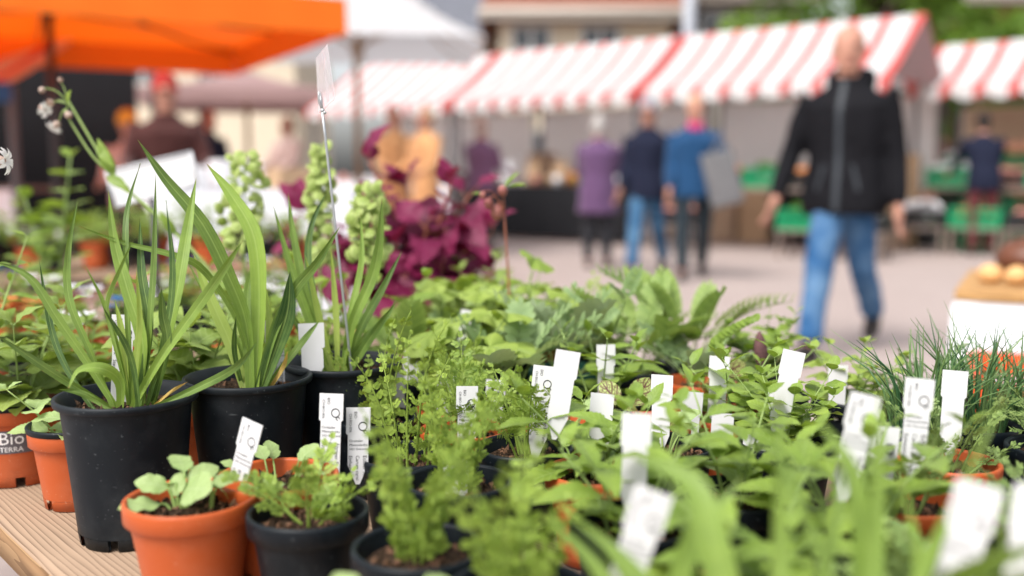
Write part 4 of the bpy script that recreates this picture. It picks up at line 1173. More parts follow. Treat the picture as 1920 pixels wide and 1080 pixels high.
# bread stand at the right
M['bread_dark'] = plain('dark_crust', (0.12, 0.04, 0.018), 0.45, 0.4, 14, 0.55, 0.35)
M['bread_light'] = plain('light_crust', (0.66, 0.38, 0.16), 0.6, 0.3, 18, 0.3, 0.25)
bz = .655
bl = atz(1790, 543, bz)
BA = R(-28); BT = Vector((bl.x, bl.y, 0)) + Matrix.Rotation(BA, 3, 'Z') @ Vector((.62, .37, 0))
cloth_table('low table under a white cloth with a wooden board and loaves', (BT.x, BT.y), BA, 1.25, .75, bz - .035, M['cloth'])
mb = MB(); bbox(mb, (0, 0, 0), (1.24, .72, .032), .004)
o = mb.build('bread_board', M['wood_tan'], None, smooth=False, loc=(BT.x, BT.y, bz - .0172)); o.rotation_euler = (0, 0, BA); tag(o, 'tan wooden board lying on the white clothed bread table', 'board')
def loaf(pos, r, m, label, group, rz=0, name='bread_loaf', slash=True):
    mb = MB(); V = []; F = []; n = 20; rg = 10
    for i in range(rg + 1):
        th = math.pi * i / rg
        for k in range(n):
            a = 2 * math.pi * k / n
            q = Vector((math.sin(th) * math.cos(a), math.sin(th) * math.sin(a), math.cos(th)))
            s = 1 + .06 * mnoise.noise(q * 2.2 + Vector(pos) * 9)
            z = q.z * r[2] * s
            if q.z < 0: z *= .8
            V.append((q.x * r[0] * s, q.y * r[1] * s, z + r[2] * .8))
    for i in range(rg):
        for k in range(n): F.append((i * n + k, i * n + (k + 1) % n, (i + 1) * n + (k + 1) % n, (i + 1) * n + k))
    mb.add(V, F)
    root = empty(name, label, 'bread', pos, rz, group)
    mb.build('crust', m, root)
    if slash:
        for k in (-1, 0, 1):
            mb = MB(); ellipsoid(mb, (k * r[0] * .4, 0, r[2] * (1.5 - .1 * abs(k))), (r[0] * .07, r[1] * .55, r[2] * .06), 8, 6); mb.build('slash', M['bread_light'], root)
    return root
G_B = 'pale bread rolls'
for i, (px, py) in enumerate([(1856, 531), (1906, 535), (1956, 540), (2006, 545)]):
    q = atz(px, py, bz)
    loaf((q.x, q.y, bz), (.039, .037, .034), M['bread_light'], 'pale round bread roll in the row before the dark loaf', G_B, i, 'bread_roll', False)
q = Vector((bl.x, bl.y, 0)) + Matrix.Rotation(BA, 3, 'Z') @ Vector((.22, .44, 0))
loaf((q.x, q.y, bz), (.14, .11, .082), M['bread_dark'], 'large round dark brown loaf behind the pale rolls', None, slash=False)
# ================================================================== the plant table
TZ = 0.62
ED = Vector((-0.661, 0.7506, 0)); EN = Vector((0.7506, 0.661, 0)); E0 = Vector((0, 0.417, 0))
TW = 1.06
def tpos(t, n, z=0.0): return E0 + ED * t + EN * n + Vector((0, 0, TZ + z))
def tn(p):
    q = Vector((p[0], p[1], 0)) - E0
    return q.dot(ED), q.dot(EN)
ang = math.atan2(ED.y, ED.x)
T0, T1 = -1.1, 2.3
tb = empty('plank_table', 'weathered wooden plank table full of potted plants', 'table', tpos((T0 + T1) / 2, 0, -TZ), ang)
# local frame: x along ED, y = towards the camera side (-EN)
NB = 5; bw = TW / NB
rng = random.Random(2)
for i in range(NB):
    mb = MB(); w = bw - .004; Ln = T1 - T0 + rng.uniform(-.02, .02); th = .042
    n = 26; V = []; F = []
    prof = [(-w / 2, -th), (-w / 2, -.007), (-w / 2 + .002, -.0025), (-w / 2 + .007, 0), (0, 0.0015), (w / 2 - .007, 0), (w / 2 - .002, -.0025), (w / 2, -.007), (w / 2, -th)]
    for k in range(n + 1):
        x = -Ln / 2 + Ln * k / n
        for j, (y, z) in enumerate(prof):
            wob = .0035 * mnoise.noise(Vector((x * 6, j * 3.0 + i * 7, 1))) if j in (1, 2, 6, 7) else 0
            V.append((x, y + (wob if y < 0 else -wob), z - abs(wob) * .6))
    m_ = len(prof)
    for k in range(n):
        for j in range(m_ - 1): F.append((k * m_ + j, (k + 1) * m_ + j, (k + 1) * m_ + j + 1, k * m_ + j + 1))
        F.append((k * m_ + m_ - 1, (k + 1) * m_ + m_ - 1, (k + 1) * m_, k * m_))
    F.append(tuple(range(m_))); F.append(tuple(n * m_ + j for j in range(m_))[::-1])
    mb.add(V, F)
    mi = []
    for f in mb.f:
        zs = [mb.v[q][2] for q in f]
        mi.append(1 if (min(zs) < -.02) else 0)
    mb.mi = mi
    mb.build('plank', [M['wood'], M['wood_edge']], tb, smooth=True, loc=(0, -(i + .5) * bw, TZ - .0015))
for x in (-1.5, -.2, 1.4):
    for s, y in ((-1, -TW + .16), (1, -.16)):
        mb = MB(); tube(mb, [(x - .05, y + s * .02, 0), (x + .22, y - s * .12, TZ - .075)], .0125, 8); mb.build('leg', M['darkmetal'], tb)
    mb = MB(); box(mb, (x + .2, -TW / 2, TZ - .0605), (.05, TW - .1, .03)); mb.build('cross_rail', M['darkmetal'], tb, smooth=False)
mb = MB(); tube(mb, [(.22, -.14, .20), (1.1, -.20, TZ - .08)], .0115, 8); mb.build('brace', M['darkmetal'], tb)

# ------------------------------------------------------------------ leaf shapes (length 1 along +Y, upper side +Z)
def leafgeo(hw, nl=16, nw=4, serr=0, samp=0.0, fold=0.15, arch=0.25, wav=0.0, seed=0):
    rng = random.Random(seed)
    V = []; F = []; UV = []; VA = []
    for i in range(nl + 1):
        t = i / nl
        w = max(hw(t), 1e-4)
        for j in range(nw + 1):
            s = -1 + 2 * j / nw
            ww = w
            if serr and abs(s) > .99: ww = w * (1 + samp * ((t * serr) % 1.0 - .4))
            x = s * ww
            z = -arch * t * t + fold * abs(x) + wav * math.sin(t * 14 + s * 1.5 + seed) * abs(s) * w
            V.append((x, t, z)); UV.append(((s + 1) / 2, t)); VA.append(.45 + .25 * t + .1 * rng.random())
    for i in range(nl):
        for j in range(nw):
            k = i * (nw + 1) + j; F.append((k, k + 1, k + nw + 2, k + nw + 1))
    return V, F, UV, VA
def ovate(wd, p=0.38, tip=1.0):
    def f(t):
        if t < p: return wd * math.sin(math.pi / 2 * (t / p)) ** .75
        return wd * max(0, math.cos(math.pi / 2 * ((t - p) / (1 - p)) ** tip)) ** .9
    return f
def spat(wd):
    def f(t):
        if t < .12: return wd * .55 * (t / .12) ** .6
        if t < .4: return wd * (.55 + .45 * math.sin(math.pi / 2 * (t - .12) / .28))
        return wd * max(0, math.cos(math.pi / 2 * ((t - .4) / .6) ** 1.6)) ** .8
    return f
def palmgeo(lobes=5, serr=5, R_=1.0, open_=.55, seed=0, pleat=.10):
    V = []; F = []; UV = []; VA = []
    nth, nr = 72, 5
    a0 = -math.pi + open_ / 2; a1 = math.pi - open_ / 2
    V.append((0, 0, 0)); UV.append((.5, 0)); VA.append(.5)
    for i in range(1, nr + 1):
        for k in range(nth + 1):
            f = k / nth; a = a0 + (a1 - a0) * f
            lo = abs(math.sin(math.pi * lobes * f)) ** .55
            rad = (.70 + .30 * lo) * (1 - .18 * abs(a / math.pi))
            if i == nr: rad *= 1 + .09 * (((f * lobes * serr) % 1.0) - .5)
            r = R_ * .55 * rad * i / nr
            z = pleat * (abs(math.sin(math.pi * lobes * f)) - .5) * (i / nr) - .16 * (i / nr) ** 2 * .6 + .05 * math.sin(a * 2 + seed) * (i / nr)
            V.append((math.sin(a) * r, math.cos(a) * r + .30 * R_ * 0 , z)); UV.append((f, i / nr)); VA.append(.4 + .25 * abs(math.sin(math.pi * lobes * f)) + .1 * (i / nr))
    for k in range(nth): F.append((0, 1 + k + 1, 1 + k))
    for i in range(nr - 1):
        b = 1 + i * (nth + 1)
        for k in range(nth): F.append((b + k, b + k + 1, b + nth + 1 + k + 1, b + nth + 1 + k))
    return V, F, UV, VA
def pinngeo(pairs, wd, ln, serr, lw, leaf, droop=.35):
    """compound leaf: rachis with serrate leaflets, total length 1"""
    mb = MB()
    def P(t): return Vector((0, t, .12 * t - droop * t * t))
    tube(mb, [P(i / 8) for i in range(9)], [.012 * (1 - .7 * i / 8) for i in range(9)], 4, var=.8)
    LV, LF, LU, LA = leaf
    for k in range(pairs + 1):
        t = .28 + .70 * k / pairs
        ll = ln * (math.sin(math.pi * (.25 + .62 * k / pairs)) ** .7)
        for s in ((-1, 1) if k < pairs else (0,)):
            a = -s * R(62 - 25 * k / pairs)
            Rm = Matrix.Rotation(a, 3, 'Z') @ Matrix.Rotation(R(12), 3, 'X')
            mb.add([P(t) + Rm @ (Vector(v) * ll) for v in LV], LF, LU, [x + .15 * (k % 2) for x in LA])
    return mb.v, mb.f, mb.uv, mb.var
LEAF = {
    'balm': [leafgeo(ovate(.38, .36), 26, 4, 12, .22, .18, .28 + .1 * k, .10, k) for k in range(3)],
    'mint': [leafgeo(ovate(.235, .40), 24, 4, 10, .25, .22, .2 + .12 * k, .06, k + 5) for k in range(3)],
    'lance': [leafgeo(ovate(.17, .40), 12, 2, 0, 0, .2, .2 + .15 * k, .05, k + 5) for k in range(3)],
    'round': [leafgeo(ovate(.40, .45, 1.4), 12, 4, 0, 0, .12, .1 + .1 * k, .08, k + 9) for k in range(3)],
    'spat': [leafgeo(spat(.34), 18, 4, 4, .16, .1, .15 + .2 * k, .10, k + 2) for k in range(3)],
    'orache': [leafgeo(ovate(.42, .34), 16, 4, 5, .12, .15, .3 + .2 * k, .14, k + 12) for k in range(3)],
    'sorrel': [leafgeo(ovate(.36, .42, 1.3), 18, 4, 0, 0, .10, .1 + .1 * k, .05, k + 3) for k in range(2)],
    'palm': [palmgeo(5, 6, 1.0, .5, k, .12) for k in range(3)],
}
_sl = leafgeo(ovate(.26, .45, 1.3), 14, 2, 7, .30, .25, .12, .04, 3)
_ss = leafgeo(ovate(.20, .45), 6, 2, 0, 0, .2, .1, 0, 3)
LEAF['silver'] = [pinngeo(6, 1, .30, 7, 1, _sl, .25 + .2 * k) for k in range(3)]
LEAF['fern'] = [pinngeo(11, 1, .24, 0, 1, _ss, .2 + .2 * k) for k in range(3)]
LMESH = {}
def leafmesh(kind, i, m):
    key = (kind, i, m)
    if key not in LMESH:
        V, F, UV, VA = LEAF[kind][i]
        LMESH[key] = MB().add(V, F, UV, VA).mesh('leaf', M[m])
    return LMESH[key]
def frame(p, d, up, roll=0.0, s=1.0):
    """matrix placing a leaf: base p, along d, upper side towards up"""
    y = Vector(d).normalized(); z = Vector(up) - y * Vector(up).dot(y)
    if z.length < 1e-3: z = Vector((0, 0, 1)).cross(y) + Vector((.01, 0, 0))
    z.normalize(); x = y.cross(z)
    m_ = Matrix((x, y, z)).transposed() @ Matrix.Rotation(roll, 3, 'Y')
    return Matrix.Translation(Vector(p)) @ (m_ * s).to_4x4()
class Plant:
    """collects leaves for a pot; big ones become parts, small ones one foliage part"""
    def __init__(s, root, split=True): s.root = root; s.split = split; s.fol = {}; s.stem = {}
    def leaf(s, kind, i, m, mtx, var=0.0):
        i = i % len(LEAF[kind])
        if s.split:
            o = link('leaf', leafmesh(kind, i, m), s.root); o.matrix_local = mtx
        else:
            V, F, UV, VA = LEAF[kind][i]
            s.fol.setdefault(m, MB()).add([mtx @ Vector(v) for v in V], F, UV, [min(1, max(0, x + var)) for x in VA])
    def tube(s, pts, r, m='stem', sides=5, var=.5):
        s.stem.setdefault(m, MB())
        tube(s.stem[m], pts, r, sides, var=var)
    def done(s, fname='foliage'):
        for m, mb in s.fol.items(): mb.build(fname, M[m], s.root, kind='stuff')
        for m, mb in s.stem.items(): mb.build('stems', M[m], s.root, kind='stuff')

# ------------------------------------------------------------------ pots
def pot_parts(r, h, base, colour, seed=0):
    m = M[colour]
    mb = MB()
    lip = .006 if h > .12 else .005
    rimh = .008 if h > .12 else .018
    rb = base
    rw = rb + (r - lip - rb) * .97
    for prof in ([(0.0, .0105), (rb * .9, .0105), (rb, .012)], [(rb, .012), (rb + (rw - rb) * .5, .012 + (h - rimh - .012) * .5), (rw, h - rimh)], [(rw, h - rimh), (r - .001, h - rimh)],
                 [(r - .001, h - rimh), (r, h - rimh + .001), (r + .0006, h - .003), (r, h - .0008), (r - .0014, h), (r - .003, h - .0004), (r - .0042, h - .002)], [(r - .0042, h - .002), (r - lip - .003, h - rimh), (rb - .003, .014)], [(rb - .003, .014), (0, .014)]):
        lathe(mb, prof, 48)
    pm = mb.mesh('pot_shell', m)
    mb = MB()           # foot ring with drainage notches
    nn = 6 if h < .12 else 8
    for k in range(nn):
        a = 2 * math.pi * k / nn + .1
        lathe(mb, [(rb - .006, 0.0118), (rb - .0062, 0.0), (rb - .0015, 0.0), (rb + .0002, 0.0118)], 6, a0=a, a1=a + 2 * math.pi / nn * .76)
    fm = mb.mesh('foot_ring', m)
    rng = random.Random(seed)
    mb = MB()           # soil with crumbs
    zs = h - (.016 if h > .12 else .014); rs = rb + (rw - rb) * (zs - .012) / (h - rimh - .012) - .0035
    V = [(0, 0, zs + .003)]; F = []
    for i in range(1, 9):
        for k in range(28):
            a = 2 * math.pi * k / 28 + i * .1; rr_ = rs * i / 8
            V.append((rr_ * math.cos(a), rr_ * math.sin(a), zs + rng.uniform(-.0032, .0032) - (.004 if i == 8 else 0)))
    for k in range(28): F.append((0, 1 + k, 1 + (k + 1) % 28))
    for i in range(7):
        for k in range(28): F.append((1 + i * 28 + k, 1 + (i + 1) * 28 + k, 1 + (i + 1) * 28 + (k + 1) % 28, 1 + i * 28 + (k + 1) % 28))
    mb.add(V, F)
    for i in range(110):
        a = rng.uniform(0, 6.28); q = rs * rng.random() ** .5 * .93
        s = rng.uniform(.0012, .0036)
        E = Euler((rng.uniform(0, 3), rng.uniform(0, 3), rng.uniform(0, 3))).to_matrix()
        L_ = rng.uniform(.8, 2.6)
        V = [Vector((q * math.cos(a), q * math.sin(a), zs + s * .6)) + E @ Vector((x * L_, y, z)) * s for (x, y, z) in ((1, 0, 0), (-1, .2, .1), (0, 1, 0), (.1, -1, .1), (0, .1, .9), (0, 0, -.8))]
        mb.add(V, [(0, 2, 4), (2, 1, 4), (1, 3, 4), (3, 0, 4), (2, 0, 5), (1, 2, 5), (3, 1, 5), (0, 3, 5)], mi=1 if rng.random() < .4 else 0)
    sm = mb.mesh('soil', [M['soil'], M['bark']], smooth=False)
    return pm, fm, sm, zs
POTS = {}
def pot(root, kind):
    if kind not in POTS:
        POTS[kind] = {'big': lambda: pot_parts(.0715, .152, .053, 'pot_black', 1), 'orange': lambda: pot_parts(.0575, .096, .041, 'pot_orange', 2), 'black': lambda: pot_parts(.052, .092, .038, 'pot_black', 3),
                      'orange_s': lambda: pot_parts(.050, .090, .037, 'pot_orange', 4), 'green': lambda: pot_parts(.054, .094, .040, 'pot_green', 5), 'bio': lambda: pot_parts(.062, .098, .046, 'pot_orange', 6)}[kind]()
    pm, fm, sm, zs = POTS[kind]
    ps = link('pot_shell', pm, root)
    link('foot_ring', fm, ps)
    link('soil', sm, root)
    return zs

# ------------------------------------------------------------------ species
def feather_leaf(mb, base, az, tilt, ln, rng, fine=1.0, plen=.030, mstem=None, start=.3, var=0.5, twist=.5):
    out = Vector((math.cos(az), math.sin(az), 0))
    p = Vector(base); d = (out * math.sin(tilt) + Vector((0, 0, 1)) * math.cos(tilt))
    pts = [p.copy()]; n = 12
    bend = rng.uniform(.2, .75); side = Vector((-out.y, out.x, 0)) * rng.uniform(-.25, .25)
    for i in range(n):
        t = i / n
        dd = (d + out * bend * t * t - Vector((0, 0, 1)) * .45 * bend * t * t + side * t).normalized()
        p = p + dd * ln / n; pts.append(p.copy())
    tube(mb, pts, [.0016 * (1 - .75 * i / n) for i in range(n + 1)], 4, var=.75)
    npn = max(5, int(9 * fine))
    for k in range(npn):
        t = min(.999, start + (1 - start) * (k + (rng.uniform(-.3, .3) if 0 < k < npn - 1 else 0)) / (npn - 1))
        i = min(int(t * n), n - 1); q = pts[i].lerp(pts[i + 1], t * n - i)
        tg = (pts[i + 1] - pts[i]).normalized()
        sd = tg.cross(Vector((0, 0, 1)));
        if sd.length < .1: sd = Vector((-out.y, out.x, 0))
        sd.normalize(); sd = Matrix.Rotation(rng.uniform(-twist, twist), 3, tg) @ sd; nu = sd.cross(tg)
        pl = plen * (1 - .72 * (k / (npn - 1)) ** 1.2) * rng.uniform(.8, 1.15) * (ln / .13) ** .4
        for s in ((-1, 1) if k < npn - 1 else (0,)):
            pd = (sd * s * .85 + tg * (rng.uniform(.25, .8) if s else 1) + nu * rng.uniform(-.4, .5)).normalized()
            pe = pd.cross(nu).normalized()
            tube(mb, [q, q + pd * pl], [.0006, .0003], 3, var=.6, cap=False)
            nl_ = 5
            for a in range(nl_):
                ta = .22 + .72 * a / (nl_ - 1)
                b0 = q + pd * pl * ta
                ll = pl * .42 * (1 - .55 * ta) + .002
                for s2 in (-1, 1):
                    ld = (pe * s2 * .8 + pd * .8 + nu * rng.uniform(-.35, .35)).normalized()
                    wv = ld.cross(nu).normalized() * (.00105 + .0005 * rng.random())
                    v = min(1, max(0, var + rng.uniform(-.25, .25)))
                    mb.add([b0, b0 + ld * ll * .5 + wv, b0 + ld * ll, b0 + ld * ll * .5 - wv], [(0, 1, 2, 3)], None, v)
def sp_feather(pl, zs, rng, n=9, h=.14, m='feather', spread=.5, fine=1.0, plen=.030, rr_=.012, var=.5):
    mb = pl.fol.setdefault(m, MB())
    for i in range(n):
        az = i * 2.4 + rng.uniform(-.5, .5); r0 = rng.uniform(.1, 1) * rr_
        feather_leaf(mb, (math.cos(az) * r0, math.sin(az) * r0, zs - .003), az, rng.uniform(.1, 1) * spread, h * rng.uniform(.65, 1.15), rng, fine, plen, var=var + rng.uniform(-.15, .25))
def sp_whorl(pl, zs, rng, n=6, h=.16, m='feather'):
    mb = pl.fol.setdefault(m, MB())
    for i in range(n):
        az = i * 2.4 + rng.uniform(-.5, .5); r0 = rng.uniform(.2, 1) * .022
        feather_leaf(mb, (math.cos(az) * r0, math.sin(az) * r0, zs - .003), az, rng.uniform(.02, .3), h * rng.uniform(.5, 1.1), rng, 1.4, .0145, start=.12, var=.65 + rng.uniform(-.15, .25), twist=1.6)
def sp_stem(pl, zs, rng, stems=4, h=.15, leafL=.045, kind='mint', m='mint', nodes=5, spread=.25, stemm='stem', sr=.0018, r0=.02, top=.45):
    for s in range(stems):
        az = s * 2 * math.pi / max(1, stems) + rng.uniform(-.5, .5)
        b0 = Vector((math.cos(az) * rng.uniform(.2, 1) * r0, math.sin(az) * rng.uniform(.2, 1) * r0, zs - .004))
        out = Vector((math.cos(az), math.sin(az), 0)); hh = h * rng.uniform(.7, 1.1)
        pts = catmull([b0, b0 + Vector((0, 0, hh * .5)) + out * spread * hh * .35, b0 + Vector((0, 0, hh)) + out * spread * hh * rng.uniform(.8, 1.3)], 8)
        pl.tube(pts, [sr * (1 - .6 * i / 7) for i in range(8)], stemm)
        ph = rng.uniform(0, 3)
        for k in range(nodes):
            t = .18 + .82 * k / (nodes - 1)
            i = min(int(t * 7), 6); p = pts[i].lerp(pts[i + 1], t * 7 - i) if t < 1 else pts[7]
            tg = (pts[min(i + 1, 7)] - pts[max(i - 1, 0)]).normalized()
            ll = leafL * (1 - (1 - top) * max(0, (t - .5) / .5)) * rng.uniform(.8, 1.1)
            for sgn in (0, 1):
                a = ph + k * math.pi / 2 + sgn * math.pi + rng.uniform(-.25, .25)
                el = (1.15 - 1.1 * t if t > .5 else .6) * 0 + rng.uniform(.05, .5) + (.55 if t > .9 else 0)
                d = Vector((math.cos(a) * math.cos(el), math.sin(a) * math.cos(el), math.sin(el)))
                d = (d + tg * .15).normalized()
                pe = p + d * ll * .14
                pl.tube([p, pe], [sr * .5, sr * .4], stemm, 4)
                pl.leaf(kind, rng.randrange(3), m, frame(pe, d, (0, 0, 1), rng.uniform(-.35, .35), ll), rng.uniform(-.25, .25))
def sp_rosette(pl, zs, rng, n=7, L_=.035, pet=.045, kind='spat', m='seedling', tilt=(.2, .9), stemm='stem', sr=.0012, r0=.02, leafup=.25):
    for i in range(n):
        az = i * 2.4 + rng.uniform(-.4, .4)
        out = Vector((math.cos(az), math.sin(az), 0)); tl = rng.uniform(*tilt)
        b0 = out * r0 * rng.uniform(.1, 1) + Vector((0, 0, zs - .003))
        pp = pet * rng.uniform(.6, 1.15)
        e = b0 + out * math.sin(tl) * pp + Vector((0, 0, math.cos(tl) * pp))
        pl.tube(catmull([b0, b0.lerp(e, .5) + Vector((0, 0, pp * .12)), e], 6), [sr * (1 - .35 * k / 5) for k in range(6)], stemm)
        el = rng.uniform(-.1, .55) + leafup
        d = out * math.cos(el) + Vector((0, 0, math.sin(el)))
        if kind == 'palm':
            pl.leaf(kind, i, m, frame(e, (out * math.cos(el - .6) + Vector((0, 0, math.sin(el - .6)))), out * -.2 + Vector((0, 0, 1)), rng.uniform(-.4, .4), L_ * rng.uniform(.7, 1.15)), rng.uniform(-.2, .25))
        else:
            pl.leaf(kind, i, m, frame(e, d, (0, 0, 1), rng.uniform(-.4, .4), L_ * rng.uniform(.65, 1.15)), rng.uniform(-.2, .25))
def sp_chive(pl, zs, rng, n=110, h=.17, m='chive', r0=.034, spread=.3):
    mb = pl.fol.setdefault(m, MB())
    for i in range(n):
        az = rng.uniform(0, 6.28); r_ = r0 * rng.random() ** .5
        b0 = Vector((math.cos(az) * r_, math.sin(az) * r_, zs - .003))
        az2 = az + rng.uniform(-1, 1); out = Vector((math.cos(az2), math.sin(az2), 0))
        hh = h * rng.uniform(.45, 1.12); sp_ = spread * rng.uniform(0, 1.5)
        pts = catmull([b0, b0 + Vector((0, 0, hh * .55)) + out * sp_ * hh * .25, b0 + Vector((0, 0, hh * rng.uniform(.8, 1))) + out * sp_ * hh], 6)
        r1 = rng.uniform(.0010, .0016)
        tube(mb, pts, [r1, r1, r1 * .9, r1 * .75, r1 * .5, r1 * .15], 4, var=min(1, max(0, rng.gauss(.45, .28))), cap=False)
def strap(root, pts, wmax, m, face, tw=0.0, fold=.35, basew=.55, var=(.9, .2), nl=20, name='leaf'):
    P = catmull(pts, nl + 1); V = []; F = []; UV = []; VA = []; nw = 6
    face = Vector(face).normalized()
    for i, p in enumerate(P):
        t = i / nl
        tg = (P[min(i + 1, nl)] - P[max(i - 1, 0)]).normalized()
        w = wmax * (basew + (1 - basew) * math.sin(math.pi / 2 * min(1, t / .45))) if t < .45 else wmax * max(.02, 1 - ((t - .45) / .55) ** 1.9)
        fr = Matrix.Rotation(tw * (t - .3), 3, tg) @ face
        sd = tg.cross(fr)
        if sd.length < .05: sd = tg.cross(Vector((0, 0, 1)))
        sd.normalize(); nu = sd.cross(tg).normalized()
        f_ = fold * (1 - .55 * t)
        for j in range(nw + 1):
            s = -1 + 2 * j / nw
            x = s * w / 2
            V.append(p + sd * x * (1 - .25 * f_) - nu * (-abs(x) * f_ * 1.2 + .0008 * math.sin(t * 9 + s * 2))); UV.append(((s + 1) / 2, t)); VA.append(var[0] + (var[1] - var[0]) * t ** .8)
    for i in range(nl):
        for j in range(nw):
            k = i * (nw + 1) + j; F.append((k, k + nw + 1, k + nw + 2, k + 1))
    return MB().add(V, F, UV, VA).build(name, M[m], root)
def sp_strap(root, zs, rng, n=12, h=.25, w=.013, m='blade', spread=.5, r0=.014):
    for i in range(n):
        az = i * 2.4 + rng.uniform(-.4, .4); out = Vector((math.cos(az), math.sin(az), 0))
        hh = h * rng.uniform(.55, 1.1); sp_ = spread * rng.uniform(.15, 1.2)
        b0 = out * r0 * rng.uniform(.2, 1) + Vector((0, 0, zs - .004))
        pts = [b0, b0 + Vector((0, 0, hh * .5)) + out * hh * sp_ * .28, b0 + Vector((0, 0, hh * (.95 - .35 * sp_))) + out * hh * sp_ * .75, b0 + Vector((0, 0, hh * (1.05 - .6 * sp_))) + out * hh * sp_ * 1.15]
        strap(root, pts, w * rng.uniform(.7, 1.2), m, out * .6 + Vector((0, -.8, .25)), rng.uniform(-1, 1), var=(rng.uniform(.7, 1), rng.uniform(.1, .6)))

# ------------------------------------------------------------------ plant labels
TAGM = {}
LW = .024
def tag_mesh(length, printed):
    key = (round(length, 2), printed)
    if key in TAGM: return TAGM[key]
    w = LW / 2; l = length; top = 0.0; t = .0005
    out = [(-w, top), (w, top), (w, top - .026), (w - .0018, top - .0275), (w - .0018, top - l * .75), (.002, top - l), (-.002, top - l), (-w + .0018, top - l * .75), (-w + .0018, top - .0275), (-w, top - .026)]
    n = len(out)
    V = [(x, -t, z) for x, z in out] + [(x, t, z) for x, z in out]
    F = [tuple(range(n)), tuple(range(2 * n - 1, n - 1, -1))] + [(i, i + n, (i + 1) % n + n, (i + 1) % n) for i in range(n)]
    me = MB().add(V, F).mesh('label_blade', M['tag'], smooth=False)
    pm = None
    if printed is not None:
        tv, tf = TXT[printed]
        rv, rf = ringgeo((.0045, -.019), .0036, .0047); k = len(tv)
        tv = tv + rv; tf = tf + [tuple(i + k for i in f) for f in rf]
        rv, rf = ringgeo((.0070, -.0245), .0012, .0021, 10, 1.2); k = len(tv)
        tv = tv + rv; tf = tf + [tuple(i + k for i in f) for f in rf]
        pm = MB().add([(x, -t - .00025, y) for x, y, z in tv], tf).mesh('lettering', M['ink'], smooth=False)
    TAGM[key] = (me, pm)
    return TAGM[key]
def plant_label(top, length, label, printed=0, yaw=0.0, lean=0.0, back=0.0, group='white plant labels'):
    o = empty('plant_label', label, 'plant label', top, 0, group)
    o.rotation_euler = Euler((back, lean, yaw), 'XYZ')
    bm_, pm = tag_mesh(length, printed)
    b = link('label_blade', bm_, o)
    if pm is not None:
        l_ = link('lettering', pm, b); l_["label"] = 'black printed lettering and small ring emblem'
    return o

# ================================================================== hero pots
USED = []      # (x, y, r) of every pot
def hero(label, px, py, kind, name='potted_plant', group=None, rz=0.0):
    h = {'big': .152, 'orange': .096, 'black': .092, 'orange_s': .09, 'green': .094, 'bio': .098}[kind]
    r = {'big': .0715, 'orange': .0575, 'black': .052, 'orange_s': .05, 'green': .054, 'bio': .062}[kind]
    p = atz(px, py, TZ + h)
    USED.append((p.x, p.y, r))
    root = empty(name, label, 'potted plant', (p.x, p.y, TZ + .0005), rz, group)
    zs = pot(root, kind)
    return root, zs, p
def pxblade(root, p0, pts, wpx, m='blade', dz=0.0, tw=.4, var=(.95, .25), fold=.35, basew=.55):
    """strap leaf given by its outline in the photograph, standing in its pot's own depth; dz: how far the tip comes towards (-) or away (+)"""
    y0 = p0.y; n = len(pts)
    W = []
    for i, (a, b) in enumerate(pts):
        t = i / (n - 1)
        W.append(aty(a, b, y0 + dz * t ** 1.3))
    if m == 'blade' or m == 'blade_pale' or m == 'dry':
        base = Vector((p0.x + (W[0].x - p0.x) * .6, y0 + random.uniform(-.012, .012), TZ + .130 if p0.z > TZ + .12 else TZ + .075))
    W[0] = base
    dep = topix(W[0])[2]
    loc = root.location
    rm = Matrix.Rotation(-root.rotation_euler.z, 3, 'Z')
    W = [rm @ (w - loc) for w in W]
    return strap(root, W, wpx * dep / FPX, m, rm @ Vector((0, -1, .25)), tw, fold, basew, var)
random.seed(11)
A, zA, pA = hero('strap leaved plant in the tall black pot standing on bare planks', 237, 738, 'big')
